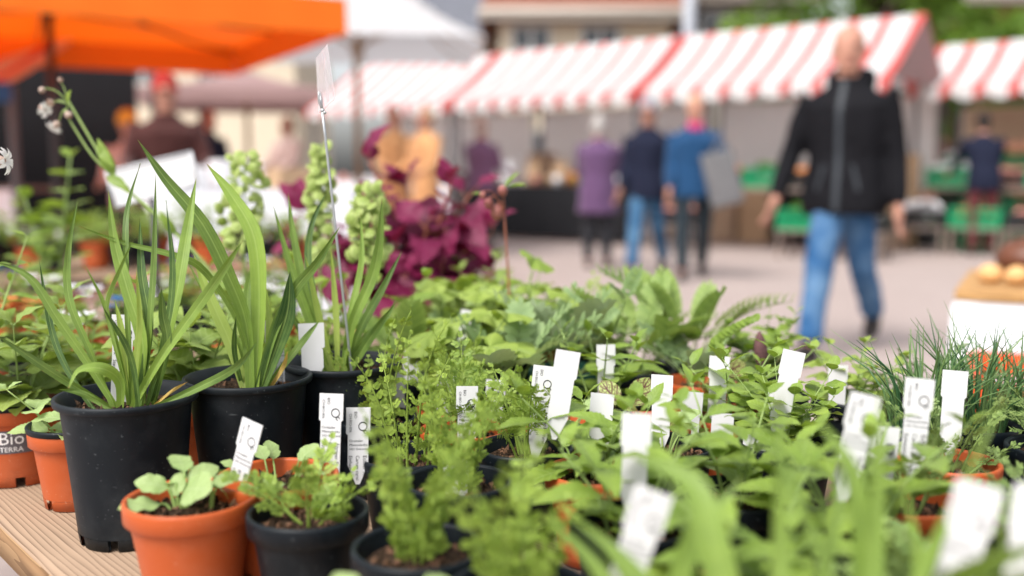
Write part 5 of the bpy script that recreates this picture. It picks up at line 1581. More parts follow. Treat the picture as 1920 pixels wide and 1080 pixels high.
for pts, w, mm, dz, tw, var in [
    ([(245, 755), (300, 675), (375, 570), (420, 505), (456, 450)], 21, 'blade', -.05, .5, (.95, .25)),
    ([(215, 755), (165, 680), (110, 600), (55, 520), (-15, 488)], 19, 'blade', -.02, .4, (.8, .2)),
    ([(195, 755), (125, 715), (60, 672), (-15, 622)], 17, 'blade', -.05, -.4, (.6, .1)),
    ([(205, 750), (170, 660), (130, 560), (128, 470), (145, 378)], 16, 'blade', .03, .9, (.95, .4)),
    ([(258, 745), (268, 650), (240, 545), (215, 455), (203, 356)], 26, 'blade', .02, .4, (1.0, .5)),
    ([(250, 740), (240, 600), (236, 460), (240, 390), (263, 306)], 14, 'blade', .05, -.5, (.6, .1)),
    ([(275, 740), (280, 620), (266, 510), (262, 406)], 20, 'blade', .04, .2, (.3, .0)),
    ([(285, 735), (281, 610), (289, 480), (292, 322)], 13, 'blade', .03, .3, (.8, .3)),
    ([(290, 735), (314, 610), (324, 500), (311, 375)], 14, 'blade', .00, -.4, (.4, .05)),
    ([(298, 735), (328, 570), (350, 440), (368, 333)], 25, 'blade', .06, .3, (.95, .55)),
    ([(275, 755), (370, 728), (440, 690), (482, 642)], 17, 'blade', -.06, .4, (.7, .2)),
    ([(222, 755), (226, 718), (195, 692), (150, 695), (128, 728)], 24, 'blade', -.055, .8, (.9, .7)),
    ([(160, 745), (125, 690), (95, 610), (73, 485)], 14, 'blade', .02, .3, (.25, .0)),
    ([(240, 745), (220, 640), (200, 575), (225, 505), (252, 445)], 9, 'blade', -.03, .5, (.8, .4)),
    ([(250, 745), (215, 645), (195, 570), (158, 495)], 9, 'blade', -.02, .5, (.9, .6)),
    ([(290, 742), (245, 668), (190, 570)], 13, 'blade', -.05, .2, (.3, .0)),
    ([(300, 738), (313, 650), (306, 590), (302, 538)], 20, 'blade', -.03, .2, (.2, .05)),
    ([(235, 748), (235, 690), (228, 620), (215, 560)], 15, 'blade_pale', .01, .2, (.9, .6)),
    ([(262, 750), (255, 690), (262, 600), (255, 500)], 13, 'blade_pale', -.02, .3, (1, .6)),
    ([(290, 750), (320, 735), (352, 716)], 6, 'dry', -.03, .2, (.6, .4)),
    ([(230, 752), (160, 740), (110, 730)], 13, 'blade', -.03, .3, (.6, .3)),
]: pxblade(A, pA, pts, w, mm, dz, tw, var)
B, zB, pB = hero('strap leaved plant in a tall black pot with one very long arching leaf', 465, 704, 'big', rz=.7)
for pts, w, mm, dz, tw, var in [
    ([(482, 715), (462, 610), (430, 520), (380, 420), (310, 335), (258, 262)], 30, 'blade', -.04, .3, (.9, .15)),
    ([(478, 715), (450, 610), (385, 510), (330, 480), (230, 455), (147, 424)], 14, 'blade', -.10, .3, (.7, .3)),
    ([(490, 715), (486, 580), (478, 450), (435, 368), (388, 308)], 34, 'blade', .02, .4, (1, .75)),
    ([(500, 715), (522, 640), (540, 580), (544, 508)], 38, 'blade', -.03, .2, (.35, .0)),
    ([(495, 715), (515, 620), (552, 545), (595, 492), (637, 425)], 22, 'blade', -.05, .5, (.5, .3)),
    ([(470, 715), (435, 650), (395, 560), (362, 475)], 26, 'blade_pale', .03, .2, (.9, .4)),
    ([(476, 715), (455, 660), (415, 600), (350, 490)], 16, 'blade', .05, .4, (.9, .5)),
    ([(455, 712), (440, 660), (443, 590)], 11, 'blade', -.04, .2, (.3, .1)),
    ([(500, 710), (506, 640), (500, 540)], 17, 'blade_pale', .03, .3, (.9, .5)),
    ([(485, 712), (470, 620), (465, 540), (490, 470)], 18, 'blade', .05, .3, (.9, .6)),
    ([(520, 712), (530, 690), (540, 658)], 9, 'dry', -.03, .3, (.6, .5)),
    ([(505, 712), (560, 650), (600, 600)], 14, 'blade', .04, .3, (.7, .3)),
]: pxblade(B, pB, pts, w, mm, dz, tw, var)
C_, zC, pC = hero('strap leaved plant in a tall black pot with a wire sign holder', 642, 676, 'big', rz=1.9)
for pts, w, mm, dz, tw, var in [
    ([(618, 680), (600, 620), (572, 540), (550, 440), (540, 362)], 18, 'blade', .03, .3, (.9, .4)),
    ([(610, 680), (580, 600), (545, 500), (512, 385)], 17, 'blade', .0, .3, (.9, .5)),
    ([(612, 680), (592, 610), (560, 520), (545, 412)], 14, 'blade_pale', .05, .3, (.9, .5)),
    ([(615, 680), (595, 580), (578, 490), (585, 420), (613, 358)], 15, 'blade', .04, .4, (.4, .05)),
    ([(640, 680), (660, 610), (698, 520), (712, 450), (716, 372)], 22, 'blade', -.02, .3, (.8, .2)),
    ([(645, 680), (675, 620), (715, 545), (753, 472)], 17, 'blade', .03, .4, (.6, .2)),
    ([(650, 685), (690, 640), (742, 568)], 18, 'blade', -.04, .3, (.4, .1)),
    ([(640, 680), (658, 590), (678, 490), (676, 398)], 14, 'blade', .05, .3, (.9, .6)),
    ([(622, 685), (600, 600), (572, 478)], 14, 'blade_pale', -.02, .3, (1, .6)),
    ([(630, 685), (630, 590), (620, 462)], 13, 'blade_pale', .0, .3, (1, .6)),
    ([(605, 685), (575, 640), (530, 560)], 14, 'blade', -.03, .3, (.6, .2)),
    ([(655, 685), (670, 650), (720, 600), (745, 560)], 13, 'blade', .04, .3, (.8, .4)),
    ([(628, 700), (645, 690), (662, 640), (655, 575)], 20, 'dry', .06, .3, (.8, .7)),
]: pxblade(C_, pC, pts, w, mm, dz, tw, var)

# front terracotta pot with a few pale leaves
rng = random.Random(21)
D_, zs, pD = hero('terracotta plastic pot of pale waxy seedlings, alone on the planks before the tall pot', 358, 930, 'orange')
pl = Plant(D_)
def pxleaf(pl, root, base, tip, y0, dy, L_scale, kind, m, roll=0.0, up=(0, -.4, 1), i=0, b3=None):
    a = aty(base[0], base[1], y0); b = aty(tip[0], tip[1], y0 + dy)
    rm = Matrix.Rotation(-root.rotation_euler.z, 3, 'Z')
    a, b = rm @ (a - root.location), rm @ (b - root.location)
    pl.leaf(kind, i, m, frame(a, b - a, rm @ Vector(up), roll, (b - a).length * L_scale))
    return a, b
y0 = pD.y
for (cx, cy), base, tip, dy, rl, i in [
    ((325, 955), (300, 945), (232, 945), -.02, .2, 0), ((330, 950), (315, 915), (265, 898), -.01, -.3, 1), ((345, 945), (352, 905), (395, 868), .01, .3, 2),
    ((350, 940), (345, 885), (335, 842), .02, .4, 1), ((338, 950), (345, 918), (380, 912), -.03, .5, 0), ((395, 948), (398, 908), (432, 915), .01, -.3, 2),
    ((330, 950), (322, 930), (340, 890), .0, .2, 0), ((395, 950), (405, 915), (432, 880), .02, .1, 1), ((335, 952), (330, 905), (312, 895), .015, .3, 2), ((345, 950), (372, 925), (388, 895), .03, .2, 0)]:
    a, b = pxleaf(pl, D_, base, tip, y0, dy, 1.12, 'spat', 'seedling', rl, (0, -.55, 1), i)
    st = aty(cx, cy, y0) - D_.location; st.z = zs - .003
    pl.tube(catmull([st, st.lerp(a, .5) + Vector((0, 0, .004)), a], 6), [.0017, .0016, .0015, .0013, .0012, .001])
pl.done()
# terracotta pot behind it with rounder seedlings
Ep, zs, pE_ = hero('terracotta pot of round leaved seedlings touching the dark green leafed pots', 520, 890, 'orange', group=None)
pl = Plant(Ep)
sp_rosette(pl, zs, random.Random(3), 9, .026, .03, 'spat', 'seedling', (.2, 1.0)); pl.done()
# front black pot of caraway
Fp, zs, pF = hero('black pot of feathery caraway with its rim showing, beside the front terracotta pot', 578, 955, 'black')
pl = Plant(Fp); sp_feather(pl, zs, random.Random(5), 7, .075, spread=.95, plen=.024, var=.7); pl.done('foliage')
# left orange pots
Gp, zs, pG = hero('orange pot with a black inner rim holding a sage like cutting', 140, 800, 'orange_s')
pl = Plant(Gp); sp_stem(pl, zs, random.Random(8), 4, .06, .04, 'balm', 'seedling', 3, .9); 
mb = MB(); lathe(mb, [(.0455, .088), (.0515, .0885), (.052, .094), (.0505, .0955), (.0475, .094), (.044, .078)], 36); mb.build('inner_rim', M['pot_black'], Gp)
pl.done()
Hp, zs, pH = hero('orange pot printed Bio Terra with a leafy cutting', 28, 752, 'bio')
pl = Plant(Hp); sp_stem(pl, zs, random.Random(9), 5, .13, .072, 'balm', 'balm', 4, .5); pl.done()
mb = MB(); lathe(mb, [(.058, .096), (.0635, .0965), (.064, .102), (.0625, .1035), (.0595, .102), (.056, .086)], 36); mb.build('inner_rim', M['pot_black'], Hp)
# printed panel on the curved side
def wrap_print(root, geo, r_of_z, phi0, m, name, off=.0006):
    V, F = geo
    out = []
    for v in V:
        r = r_of_z(v[1]) + off; a = phi0 + v[0] / r
        out.append((r * math.cos(a), r * math.sin(a), v[1]))
    return MB().add(out, F).build(name, M[m], root)
rz_ = lambda z: .046 + .0107 * ((z - .012) / .068)
def gridgeo(x0, x1, z0, z1, n=12):
    V = []; F = []
    for i in range(n + 1): V += [(x0 + (x1 - x0) * i / n, z0, 0), (x0 + (x1 - x0) * i / n, z1, 0)]
    for i in range(n): F.append((2 * i, 2 * i + 2, 2 * i + 3, 2 * i + 1))
    return V, F
vd = Vector((0, 0, 0)) - Vector((pH.x, pH.y, 0)); phi = math.atan2(vd.y, vd.x)
wrap_print(Hp, gridgeo(-.024, .018, .044, .073), rz_, phi, 'inkgrey', 'print_panel')
wrap_print(Hp, TXT_TERRA, rz_, phi, 'inkwhite', 'lettering', .0011)
wrap_print(Hp, TXT_BIO, rz_, phi, 'inkwhite', 'lettering', .0011)
# sliver of orange between the two tall pots
Ip, zs, pI = hero('orange pot of broad leaved balm wedged behind the tall black pots', 372, 757, 'orange_s')
pl = Plant(Ip); sp_stem(pl, zs, random.Random(31), 6, .15, .072, 'balm', 'balm', 5, .45); pl.done()
# black hero pot in the middle
Jp, zs, pJ = hero('black pot of feathery caraway standing in the middle of the labels', 985, 835, 'black')
pl = Plant(Jp); sp_feather(pl, zs, random.Random(6), 8, .105, spread=.75, plen=.028, var=.6); pl.done()
# red veined sorrel
Kp, zs, pK = hero('terracotta pot of red veined sorrel', 1225, 790, 'orange_s')
pl = Plant(Kp)
for base, tip, rl, i in [((1185, 760), (1217, 712), .2, 0), ((1160, 758), (1128, 717), -.3, 1), ((1190, 772), (1163, 748), .5, 0)]:
    a, b = pxleaf(pl, Kp, base, tip, pK.y - .01, .012, 1.1, 'sorrel', 'sorrel', rl, (0, -.9, .5), i)
    pl.tube(catmull([Vector((-.01, 0, zs - .003)), (Vector((-.01, 0, zs)) + a) * .5 + Vector((0, 0, .005)), a], 6), [.0016] * 6, 'stem_red')
sp_rosette(pl, zs, random.Random(2), 4, .035, .02, 'sorrel', 'sorrel', (.7, 1.2), 'stem_red'); pl.done()
K2, zs, pK2 = hero('pot of red veined sorrel with one tall leaf behind the mint', 1385, 742, 'orange_s')
pl = Plant(K2)
for base, tip, rl, i in [((1358, 700), (1394, 682), .2, 0), ((1380, 715), (1350, 690), -.2, 1)]:
    a, b = pxleaf(pl, K2, base, tip, pK2.y - .02, .01, 1.15, 'sorrel', 'sorrel', rl, (0, -.9, .6), i)
    pl.tube(catmull([Vector((0, 0, zs - .003)), (Vector((0, 0, zs)) + a) * .5, a], 6), [.0016] * 6, 'stem_red')
sp_rosette(pl, zs, random.Random(4), 5, .035, .03, 'sorrel', 'sorrel', (.5, 1.1), 'stem_red'); pl.done()
# plume (dark seed spike) beside it
Pp, zs, pP = hero('pot with a purple brown flower spike and a wiry twig of tiny leaves', 1440, 735, 'black')
c0_, c1_ = aty(1428, 688, pP.y) - Pp.location, aty(1424, 622, pP.y) - Pp.location
mb = MB(); V = []; F = []
for i in range(15):
    t = i / 14; r_ = .0085 * math.sin(math.pi * min(1, .12 + .86 * t)) ** .7
    for k in range(12):
        w = 2 * math.pi * (k + .5 * (i % 2)) / 12; rr_ = r_ * (1.18 if (k + i) % 2 else .88)
        q = c0_.lerp(c1_, t); V.append((q.x + rr_ * math.cos(w), q.y + rr_ * math.sin(w), q.z))
for i in range(14):
    for k in range(12): F.append((i * 12 + k, i * 12 + (k + 1) % 12, (i + 1) * 12 + (k + 1) % 12, (i + 1) * 12 + k))
M['spike'] = plain('purple_brown_spike', (0.12, 0.06, 0.06), 0.8, 0.2, 200, 0.5)
mb.add(V, F).build('flower_spike', M['spike'], Pp)
mb = MB(); tube(mb, catmull([(0, 0, zs), c0_ * .5 + Vector((0, 0, .05)), c0_], 8), .0014, 5); mb.build('stem', M['stem'], Pp)
tw_ = catmull([Vector((-.01, 0, zs)), aty(1345, 660, pP.y) - Pp.location, aty(1370, 625, pP.y) - Pp.location, aty(1412, 602, pP.y) - Pp.location], 16)
mb = MB(); tube(mb, tw_, .0009, 5); mb.build('twig', M['stem'], Pp)
pl = Plant(Pp)
for i in range(3, 16):
    for s_ in (-1, 1):
        d = Vector((s_ * .6, -.3, .5 + .3 * s_)).normalized(); pl.leaf('round', i, 'mint', frame(tw_[i], d, (0, -1, .6), 0, .013))
sp_stem(pl, zs, random.Random(41), 4, .07, .035, 'mint', 'mint', 3, .6); pl.done()
Op, zs, pO = hero('pot of bright yellow green round leaved marjoram before the walking man', 1600, 745, 'black')
pl = Plant(Op); sp_stem(pl, zs, random.Random(43), 9, .085, .034, 'balm', 'palm', 4, .55, sr=.0013); pl.done()
for (px_, py_, lab_) in [(1730, 806, 'pot of dense dark green chives beside the printed labels'), (1822, 792, 'pot of dense dark green chives before the orange red crate'), (1925, 782, 'pot of dense dark green chives at the table corner by the bread')]:
    r_, zs, p_ = hero(lab_, px_, py_, 'black'); pl = Plant(r_); sp_chive(pl, zs, random.Random(px_), 100, .14, spread=.5); pl.done()
for (px_, py_, n_, h_, lab_) in [(700, 780, 6, .16, 'pot of tall wispy whorled stems before the third tall pot'), (765, 850, 6, .17, 'pot of tall wispy whorled stems beside the caraway labels')]:
    r_, zs, p_ = hero(lab_, px_, py_, 'black'); pl = Plant(r_); sp_whorl(pl, zs, random.Random(px_), n_, h_); pl.done()
# lobed leaves (lady's mantle like) behind
for (px, py, sd, h_, lab) in [(868, 722, 1, .12, 'dark green pot of lobed round leaves, lowest of the leafy clump'), (842, 660, 2, .12, 'pot of tall lobed leaves before the burgundy plant'), (950, 665, 3, .15, 'pot of lobed leaves below the nodding avens flower')]:
    r_, zs, p_ = hero(lab, px, py, 'green' if sd == 1 else 'black')
    pl = Plant(r_); sp_rosette(pl, zs, random.Random(sd), 13, .075, h_, 'palm', 'palm', (.1, .8), 'stem', .0016, .025, .1); pl.done()
    if sd == 3:
        top = aty(945, 400, p_.y) - r_.location; b0 = Vector((0, 0, zs))
        mb = MB(); tube(mb, catmull([b0, aty(955, 560, p_.y) - r_.location, top], 14), [.0026 - .0012 * i / 13 for i in range(14)], 6); mb.build('flower_stem', M['stem_red'], r_)
        nod = [(932, 398, .013), (916, 382, .009), (942, 358, .009), (905, 366, .006)]
        for k, (fx, fy, fr_) in enumerate(nod):
            c = aty(fx, fy, p_.y - .01 * k) - r_.location
            mb = MB(); ellipsoid(mb, c, (fr_ * .8, fr_ * .8, fr_), 10, 8)
            for q in range(6):
                a = q * math.pi / 3
                mb.add([c + Vector((math.cos(a - .3), math.sin(a - .3), .2)) * fr_ * .8, c + Vector((math.cos(a + .3), math.sin(a + .3), .2)) * fr_ * .8, c + Vector((math.cos(a) * 1.9, math.sin(a) * 1.9, .75 - .2 * k)) * fr_], [(0, 1, 2)])
            f_ = mb.build('flower', M['avens'], r_)
            pts_ = catmull([top, (top + c) * .5 + Vector((0, 0, .018)), c + Vector((0, 0, fr_))], 7)
            mb = MB(); tube(mb, pts_, .0010, 5); mb.build('flower_stalk', M['stem_red'], r_)
        for (lx, ly, tx, ty) in [(950, 350, 985, 340), (905, 362, 886, 360), (945, 352, 968, 318)]:
            a_ = aty(lx, ly, p_.y) - r_.location; b_ = aty(tx, ty, p_.y - .01) - r_.location
            lf = link('leaf', leafmesh('lance', 0, 'mint'), r_); lf.matrix_local = frame(a_, b_ - a_, (0, -.5, 1), 0, (b_ - a_).length)
# silverweed / pinnate plants
for (px, py, sd, n_, L_, k_, m_, t_, lab) in [(965, 730, 1, 12, .105, 'silver', 'silver', (.1, .8), 'black pot of silvery toothed pinnate leaves'), (1060, 690, 2, 12, .10, 'silver', 'silver', (.05, .6), 'pot of toothed pinnate leaves standing taller than its neighbours'),
        (1290, 672, 4, 11, .15, 'fern', 'fern', (.05, .55), 'pot of pale tansy like fern leaves'), (1200, 690, 5, 12, .12, 'fern', 'fern', (.1, .7), 'pot of green pinnate leaves behind the sorrel')]:
    r_, zs, p_ = hero(lab, px, py, 'black' if sd != 2 else 'green')
    pl = Plant(r_); sp_rosette(pl, zs, random.Random(sd + 40), n_, L_, .05, k_, m_, t_, 'stem', .0016, .02, .75)
    if sd == 2:
        e = aty(1170, 570, p_.y - .02) - r_.location; b0 = Vector((.02, 0, zs))
        pl.tube(catmull([b0, b0.lerp(e, .5) + Vector((.01, 0, 0)), e], 8), [.0032 - .0014 * i / 7 for i in range(8)])
        for q, (tx, ty) in enumerate([(1150, 585), (1185, 522), (1125, 590), (1165, 560)]):
            te = aty(tx, ty, p_.y - .03) - r_.location
            pl.leaf('silver', q, 'silver', frame(e, te - e, (0, -.6, 1), 0, .055))
    pl.done()
# raceme plants (round pods) behind the third tall pot
def raceme(root, x0, y_top, y_bot, yy, rad, seed, lean=0):
    rng = random.Random(seed)
    top = aty(x0, y_top, yy) - root.location; bot = aty(x0 + lean, y_bot, yy) - root.location
    b0 = Vector((bot.x * .4, bot.y * .3, .085))
    mb = MB(); tube(mb, catmull([b0, bot, top], 12), [.003 - .002 * i / 11 for i in range(12)], 6); mb.build('stem', M['stem'], root)
    n = 64
    for i in range(n):
        t = i / (n - 1); p = bot.lerp(top, t * .96)
        a = i * 2.4; r_ = rad * (.55 + .45 * math.sin(math.pi * min(1, .25 + t * .75))) * rng.uniform(.55, 1.05)
        d = Vector((math.cos(a), math.sin(a), .35)).normalized()
        c = p + d * r_
        key = 'pod'
        if key not in LMESH:
            m0 = MB(); V = []; F = []; ns = 14
            for ring_, (rr2, zz) in enumerate([(0, .30), (.55, .26), (.80, .10), (1.0, .07), (1.02, 0), (1.0, -.07), (.80, -.1), (.55, -.26), (0, -.30)]):
                for k in range(ns):
                    w = 2 * math.pi * k / ns; V.append((rr2 * math.cos(w), rr2 * math.sin(w) + 0, zz))
            for q in range(8):
                for k in range(ns): F.append((q * ns + k, q * ns + (k + 1) % ns, (q + 1) * ns + (k + 1) % ns, (q + 1) * ns + k))
            LMESH[key] = m0.add(V, F, None, [.3 + .5 * (1 if abs(v[2]) < .12 else 0) for v in V]).mesh('seed_pod', M['pod'])
        o = link('seed_pod', LMESH[key], root)
        s = (.0098 if t < .8 else .0075) * rng.uniform(.85, 1.2)
        o.matrix_local = frame(c, Vector((rng.uniform(-1, 1), rng.uniform(-1, 1), rng.uniform(-.2, .6))), Vector((rng.uniform(-1, 1), -1, rng.uniform(0, 1))), 0, s)
for (px, py, rx, yt, yb, rad, lab, sd) in [(455, 640, 458, 285, 480, .040, 'green pod raceme plant leaning over the second tall black pot', 1), (600, 622, 600, 268, 500, .024, 'slender green pod raceme plant behind the wire sign holder', 2), (690, 632, 690, 345, 500, .032, 'short green pod raceme plant before the burgundy leaves', 3)]:
    yy_ = 1.62 if sd != 3 else 1.5
    p_ = atz(px, py, TZ + .092); p_ = aty(px, py, yy_); t_, n_ = tn(p_)
    r_ = empty('potted_plant', lab, 'potted plant', (p_.x, yy_, TZ + .0005)); zs = pot(r_, 'black'); USED.append((p_.x, yy_, .052))
    raceme(r_, rx, yt, yb, yy_, rad, sd)
    pl = Plant(r_); sp_stem(pl, zs, random.Random(sd), 3, .16, .05, 'round', 'mint', 4, .5); pl.done()
# burgundy orache
yo = 2.02
p_ = aty(790, 655, yo)
r_ = empty('potted_plant', 'orange pot of burgundy red orache with large leaves', 'potted plant', (p_.x, yo, TZ + .0005)); zs = pot(r_, 'orange'); USED.append((p_.x, yo, .0575))
rng = random.Random(17); pl = Plant(r_)
tops = [((690, 300), -.02), ((760, 350), .05), ((845, 350), -.03), ((885, 360), .04), ((800, 420), -.08), ((920, 440), .0), ((560, 400), .03), ((530, 470), -.05), ((740, 470), -.06), ((870, 430), .06), ((700, 420), .04), ((830, 500), -.1), ((640, 470), .0), ((905, 520), -.04), ((760, 530), -.12)]
for (tp, dy) in tops:
    e = aty(tp[0], tp[1], yo + dy) - r_.location; b0 = Vector((rng.uniform(-.02, .02), rng.uniform(-.02, .02), zs))
    mid = b0.lerp(e, .5) + Vector((e.x * -.12, 0, .02))
    P_ = catmull([b0, mid, e], 12)
    pl.tube(P_, [.004 - .0022 * i / 11 for i in range(12)], 'stem_red', 6)
    for k in range(12):
        t = .22 + .78 * k / 11; i = min(int(t * 11), 10); q = P_[i].lerp(P_[i + 1], t * 11 - i)
        a = k * 2.2 + rng.uniform(-.5, .5); el = rng.uniform(-.6, .5) + (1.0 if k > 9 else 0)
        d = Vector((math.cos(a) * math.cos(el), math.sin(a) * math.cos(el), math.sin(el)))
        s_ = rng.uniform(.06, .105) * (.7 if k > 9 else 1)
        pl.tube([q, q + d * .02], [.0014, .001], 'stem_red', 4)
        pl.leaf('orache', rng.randrange(3), 'orache', frame(q + d * .02, d, (0, -.5, 1), rng.uniform(-.6, .6), s_))
pl.done()
# low red seedlings in the same pot row
# catchfly with bladder flowers
ys = 1.5
p_ = aty(470, 655, ys)
r_ = empty('potted_plant', 'white bladder campion with long leaning stems behind the tall pots', 'potted plant', (p_.x, ys, TZ + .0005)); zs = pot(r_, 'orange_s'); USED.append((p_.x - .02, ys, .05))
def loc_(a, b, dy=0.0): return aty(a, b, ys + dy) - r_.location
mb = MB()
tube(mb, catmull([(0, 0, zs), loc_(400, 520), loc_(300, 410), loc_(215, 330), loc_(128, 190)], 24), [.0034 - .0015 * i / 23 for i in range(24)], 6)
tube(mb, catmull([loc_(240, 352), loc_(180, 300), loc_(138, 238), loc_(120, 205)], 12), [.0022 - .001 * i / 11 for i in range(12)], 6)
mb.build('stem', M['stem'], r_)
for (a, b, tx, ty) in [(215, 330, 235, 355), (215, 330, 180, 265), (128, 195, 122, 178), (182, 275, 205, 305), (200, 330, 235, 350), (330, 440, 300, 400)]:
    A_, B_ = loc_(a, b), loc_(tx, ty, -.02)
    lf = link('leaf', leafmesh('lance', 1, 'mint'), r_); lf.matrix_local = frame(A_, B_ - A_, (0, -1, .4), 0, max(.03, (B_ - A_).length))
def bladder(root, L__, c, tip, s, petals=True, stalk=None):
    c = Vector(c); d = (Vector(tip) - c).normalized()
    Mx = frame(c, d, (0, 0, 1), 0, s)
    mb = MB(); lathe(mb, [(.0, 0), (.28, .05), (.46, .3), (.48, .55), (.34, .85), (.24, 1.0)], 12)
    mb.v = [tuple(Mx @ Vector((x, z, y))) for x, y, z in mb.v]
    f = mb.build('calyx', M['calyx'], root)
    if petals:
        mb = MB()
        for k in range(10):
            a = k * math.pi / 5 + (.12 if k % 2 else -.12)
            o_ = Vector((math.cos(a), 0, math.sin(a))); q = Vector((-math.sin(a), 0, math.cos(a)))
            V = []
            for i in range(6):
                t = i / 5; r2 = .15 + 1.0 * t; w = .05 + .16 * math.sin(math.pi * min(1, t * .85 + .1))
                y = 1.0 + .35 * math.sin(t * 2.6) - .2 * t
                V += [Mx @ (o_ * r2 - q * w + Vector((0, y, 0))), Mx @ (o_ * r2 + q * w + Vector((0, y, 0)))]
            mb.add(V, [(2 * i, 2 * i + 1, 2 * i + 3, 2 * i + 2) for i in range(5)])
        mb.build('petals', M['petal'], f, kind='stuff')
    if stalk is not None:
        mb = MB(); tube(mb, catmull([stalk, (Vector(stalk) + c) * .5 + Vector((0, 0, .006)), c], 6), .0009, 5); mb.build('stalk', M['stem'], root)
for (cx, cy, tx, ty, s, pt, sx, sy) in [(75, 200, 95, 212, .0115, True, 128, 195), (110, 228, 96, 246, .012, True, 125, 205), (125, 212, 135, 222, .012, False, 128, 195), (80, 165, 76, 175, .010, False, 128, 190), (112, 152, 116, 143, .008, False, 128, 190), (98, 195, 90, 190, .011, False, 128, 195)]:
    bladder(r_, None, loc_(cx, cy), loc_(tx, ty, -.01), s, pt, loc_(sx, sy))
# the near flower that comes in from the left edge
yn = 1.16
q0 = aty(-90, 420, yn)
p_ = aty(-60, 690, 1.25)
r_ = empty('potted_plant', 'bladder campion with one sharp white flower at the far end of the planks', 'potted plant', (p_.x, 1.25, TZ + .0005)); zs = pot(r_, 'orange_s'); USED.append((p_.x, 1.25, .05))
def loc_(a, b, dy=0.0): return aty(a, b, yn + dy) - r_.location
mb = MB(); tube(mb, catmull([(0, 0, zs), loc_(-70, 480), loc_(-50, 330), loc_(-12, 300)], 16), [.003 - .0016 * i / 15 for i in range(16)], 6); mb.build('stem', M['stem'], r_)
bladder(r_, None, loc_(-14, 302), loc_(18, 301), .0145, True)
pl = Plant(r_); sp_stem(pl, zs, random.Random(77), 4, .22, .05, 'lance', 'mint', 6, .35); pl.done()
# near leafy plant on the left margin
# blurred leafy stem plant further along the table
yl = 2.25
p_ = aty(105, 560, yl)
r_ = empty('potted_plant', 'tall upright plant with bright green leaves in an orange pot beyond the campion', 'potted plant', (p_.x, yl, TZ + .0005)); zs = pot(r_, 'orange'); USED.append((p_.x, yl, .0575))
pl = Plant(r_); sp_stem(pl, zs, random.Random(78), 2, .34, .075, 'round', 'mint', 8, .12, sr=.005); pl.done()
# wire sign holder with clear card sleeve in pot C
yw = pC.y
h0 = aty(655, 660, yw - .02); h1 = aty(604, 205, yw - .02)
sh = empty('wire_sign_holder', 'thin wire stake with a clear card sleeve in the third tall pot', 'sign holder', (h0.x, h0.y, TZ + .10))
O_ = sh.location
mb = MB(); tube(mb, catmull([Vector((h0.x + .004, h0.y, TZ + .115)) - O_, h0 - O_, aty(628, 420, yw - .02) - O_, h1 - O_], 14), .0016, 8); mb.build('stake', M['steel'], sh)
mb = MB(); tube(mb, catmull([h1 - O_, aty(598, 190, yw - .022) - O_, aty(598, 172, yw - .022) - O_], 6), .0013, 6); tube(mb, [h1 - O_, aty(600, 175, yw - .016) - O_], .0013, 6)
ellipsoid(mb, aty(609, 211, yw - .03) - O_, (.002, .002, .002), 8, 6); box(mb, aty(605, 207, yw - .026) - O_, (.004, .004, .004)); mb.build('clip', M['steel'], sh)
def clear_mat():
    m, nt, b, out = mat('clear_card_sleeve')
    b.inputs["Base Color"].default_value = (.82, .79, .80, 1); b.inputs["Roughness"].default_value = .12
    tr = N(nt, "ShaderNodeBsdfTransparent"); tr.inputs["Color"].default_value = (.96, .93, .94, 1)
    mx = N(nt, "ShaderNodeMixShader"); mx.inputs[0].default_value = .32
    L(nt, tr.outputs[0], mx.inputs[1]); L(nt, b.outputs[0], mx.inputs[2]); L(nt, mx.outputs[0], out.inputs[0])
    return m
M['clear'] = clear_mat()
cs = [aty(592, 108, yw - .002), aty(613, 82, yw - .055), aty(627, 186, yw - .055), aty(597, 212, yw - .002)]
def slab(name, c4, th, m, parent):
    c4 = [Vector(c) for c in c4]; nrm = (c4[1] - c4[0]).cross(c4[3] - c4[0]).normalized() * th
    V = c4 + [c + nrm for c in c4]
    MB().add(V, [(0, 1, 2, 3), (7, 6, 5, 4), (0, 4, 5, 1), (1, 5, 6, 2), (2, 6, 7, 3), (3, 7, 4, 0)]).build(name, m, parent, smooth=False)
cs = [c - O_ for c in cs]
slab('card_sleeve', cs, .0009, M['clear'], sh)
cc = sum(cs, Vector()) / 4
nrm = (cs[1] - cs[0]).cross(cs[3] - cs[0]).normalized()
slab('sleeve_strip', [cs[0].lerp(cs[1], .45) * .88 + cc * .12 + nrm * .002, cs[0].lerp(cs[1], .62) * .88 + cc * .12 + nrm * .002, cs[3].lerp(cs[2], .62) * .85 + cc * .15 + nrm * .002, cs[3].lerp(cs[2], .45) * .85 + cc * .15 + nrm * .002], .0006, M['clear'], sh)
# white price board on a stand, further along the table
yb = 2.0
bo = empty('price_board', 'blank white price board on a dark stand beyond the tall pots', 'sign', (aty(290, 480, yb).x, yb, TZ + .001))
O_ = bo.location
cs = [aty(198, 322, yb) - O_, aty(358, 284, yb + .05) - O_, aty(372, 345, yb + .04) - O_, aty(217, 388, yb - .01) - O_]
slab('board', cs, .004, M['tag'], bo)
mb = MB()
for i in range(4): tube(mb, [cs[i], cs[(i + 1) % 4]], .003, 6)
mb.build('board_edge', M['greymetal'], bo)
mb = MB(); tube(mb, [aty(285, 372, yb + .02) - O_, Vector((0, .02, .002))], .006, 6); mb.build('post', M['blackmetal'], bo)
mb = MB(); lathe(mb, [(0, .0), (.05, 0), (.05, .006), (.008, .014), (0, .014)], 16, c=(0, .02, 0)); mb.build('foot', M['blackmetal'], bo)
USED.append((O_.x, O_.y, .06))
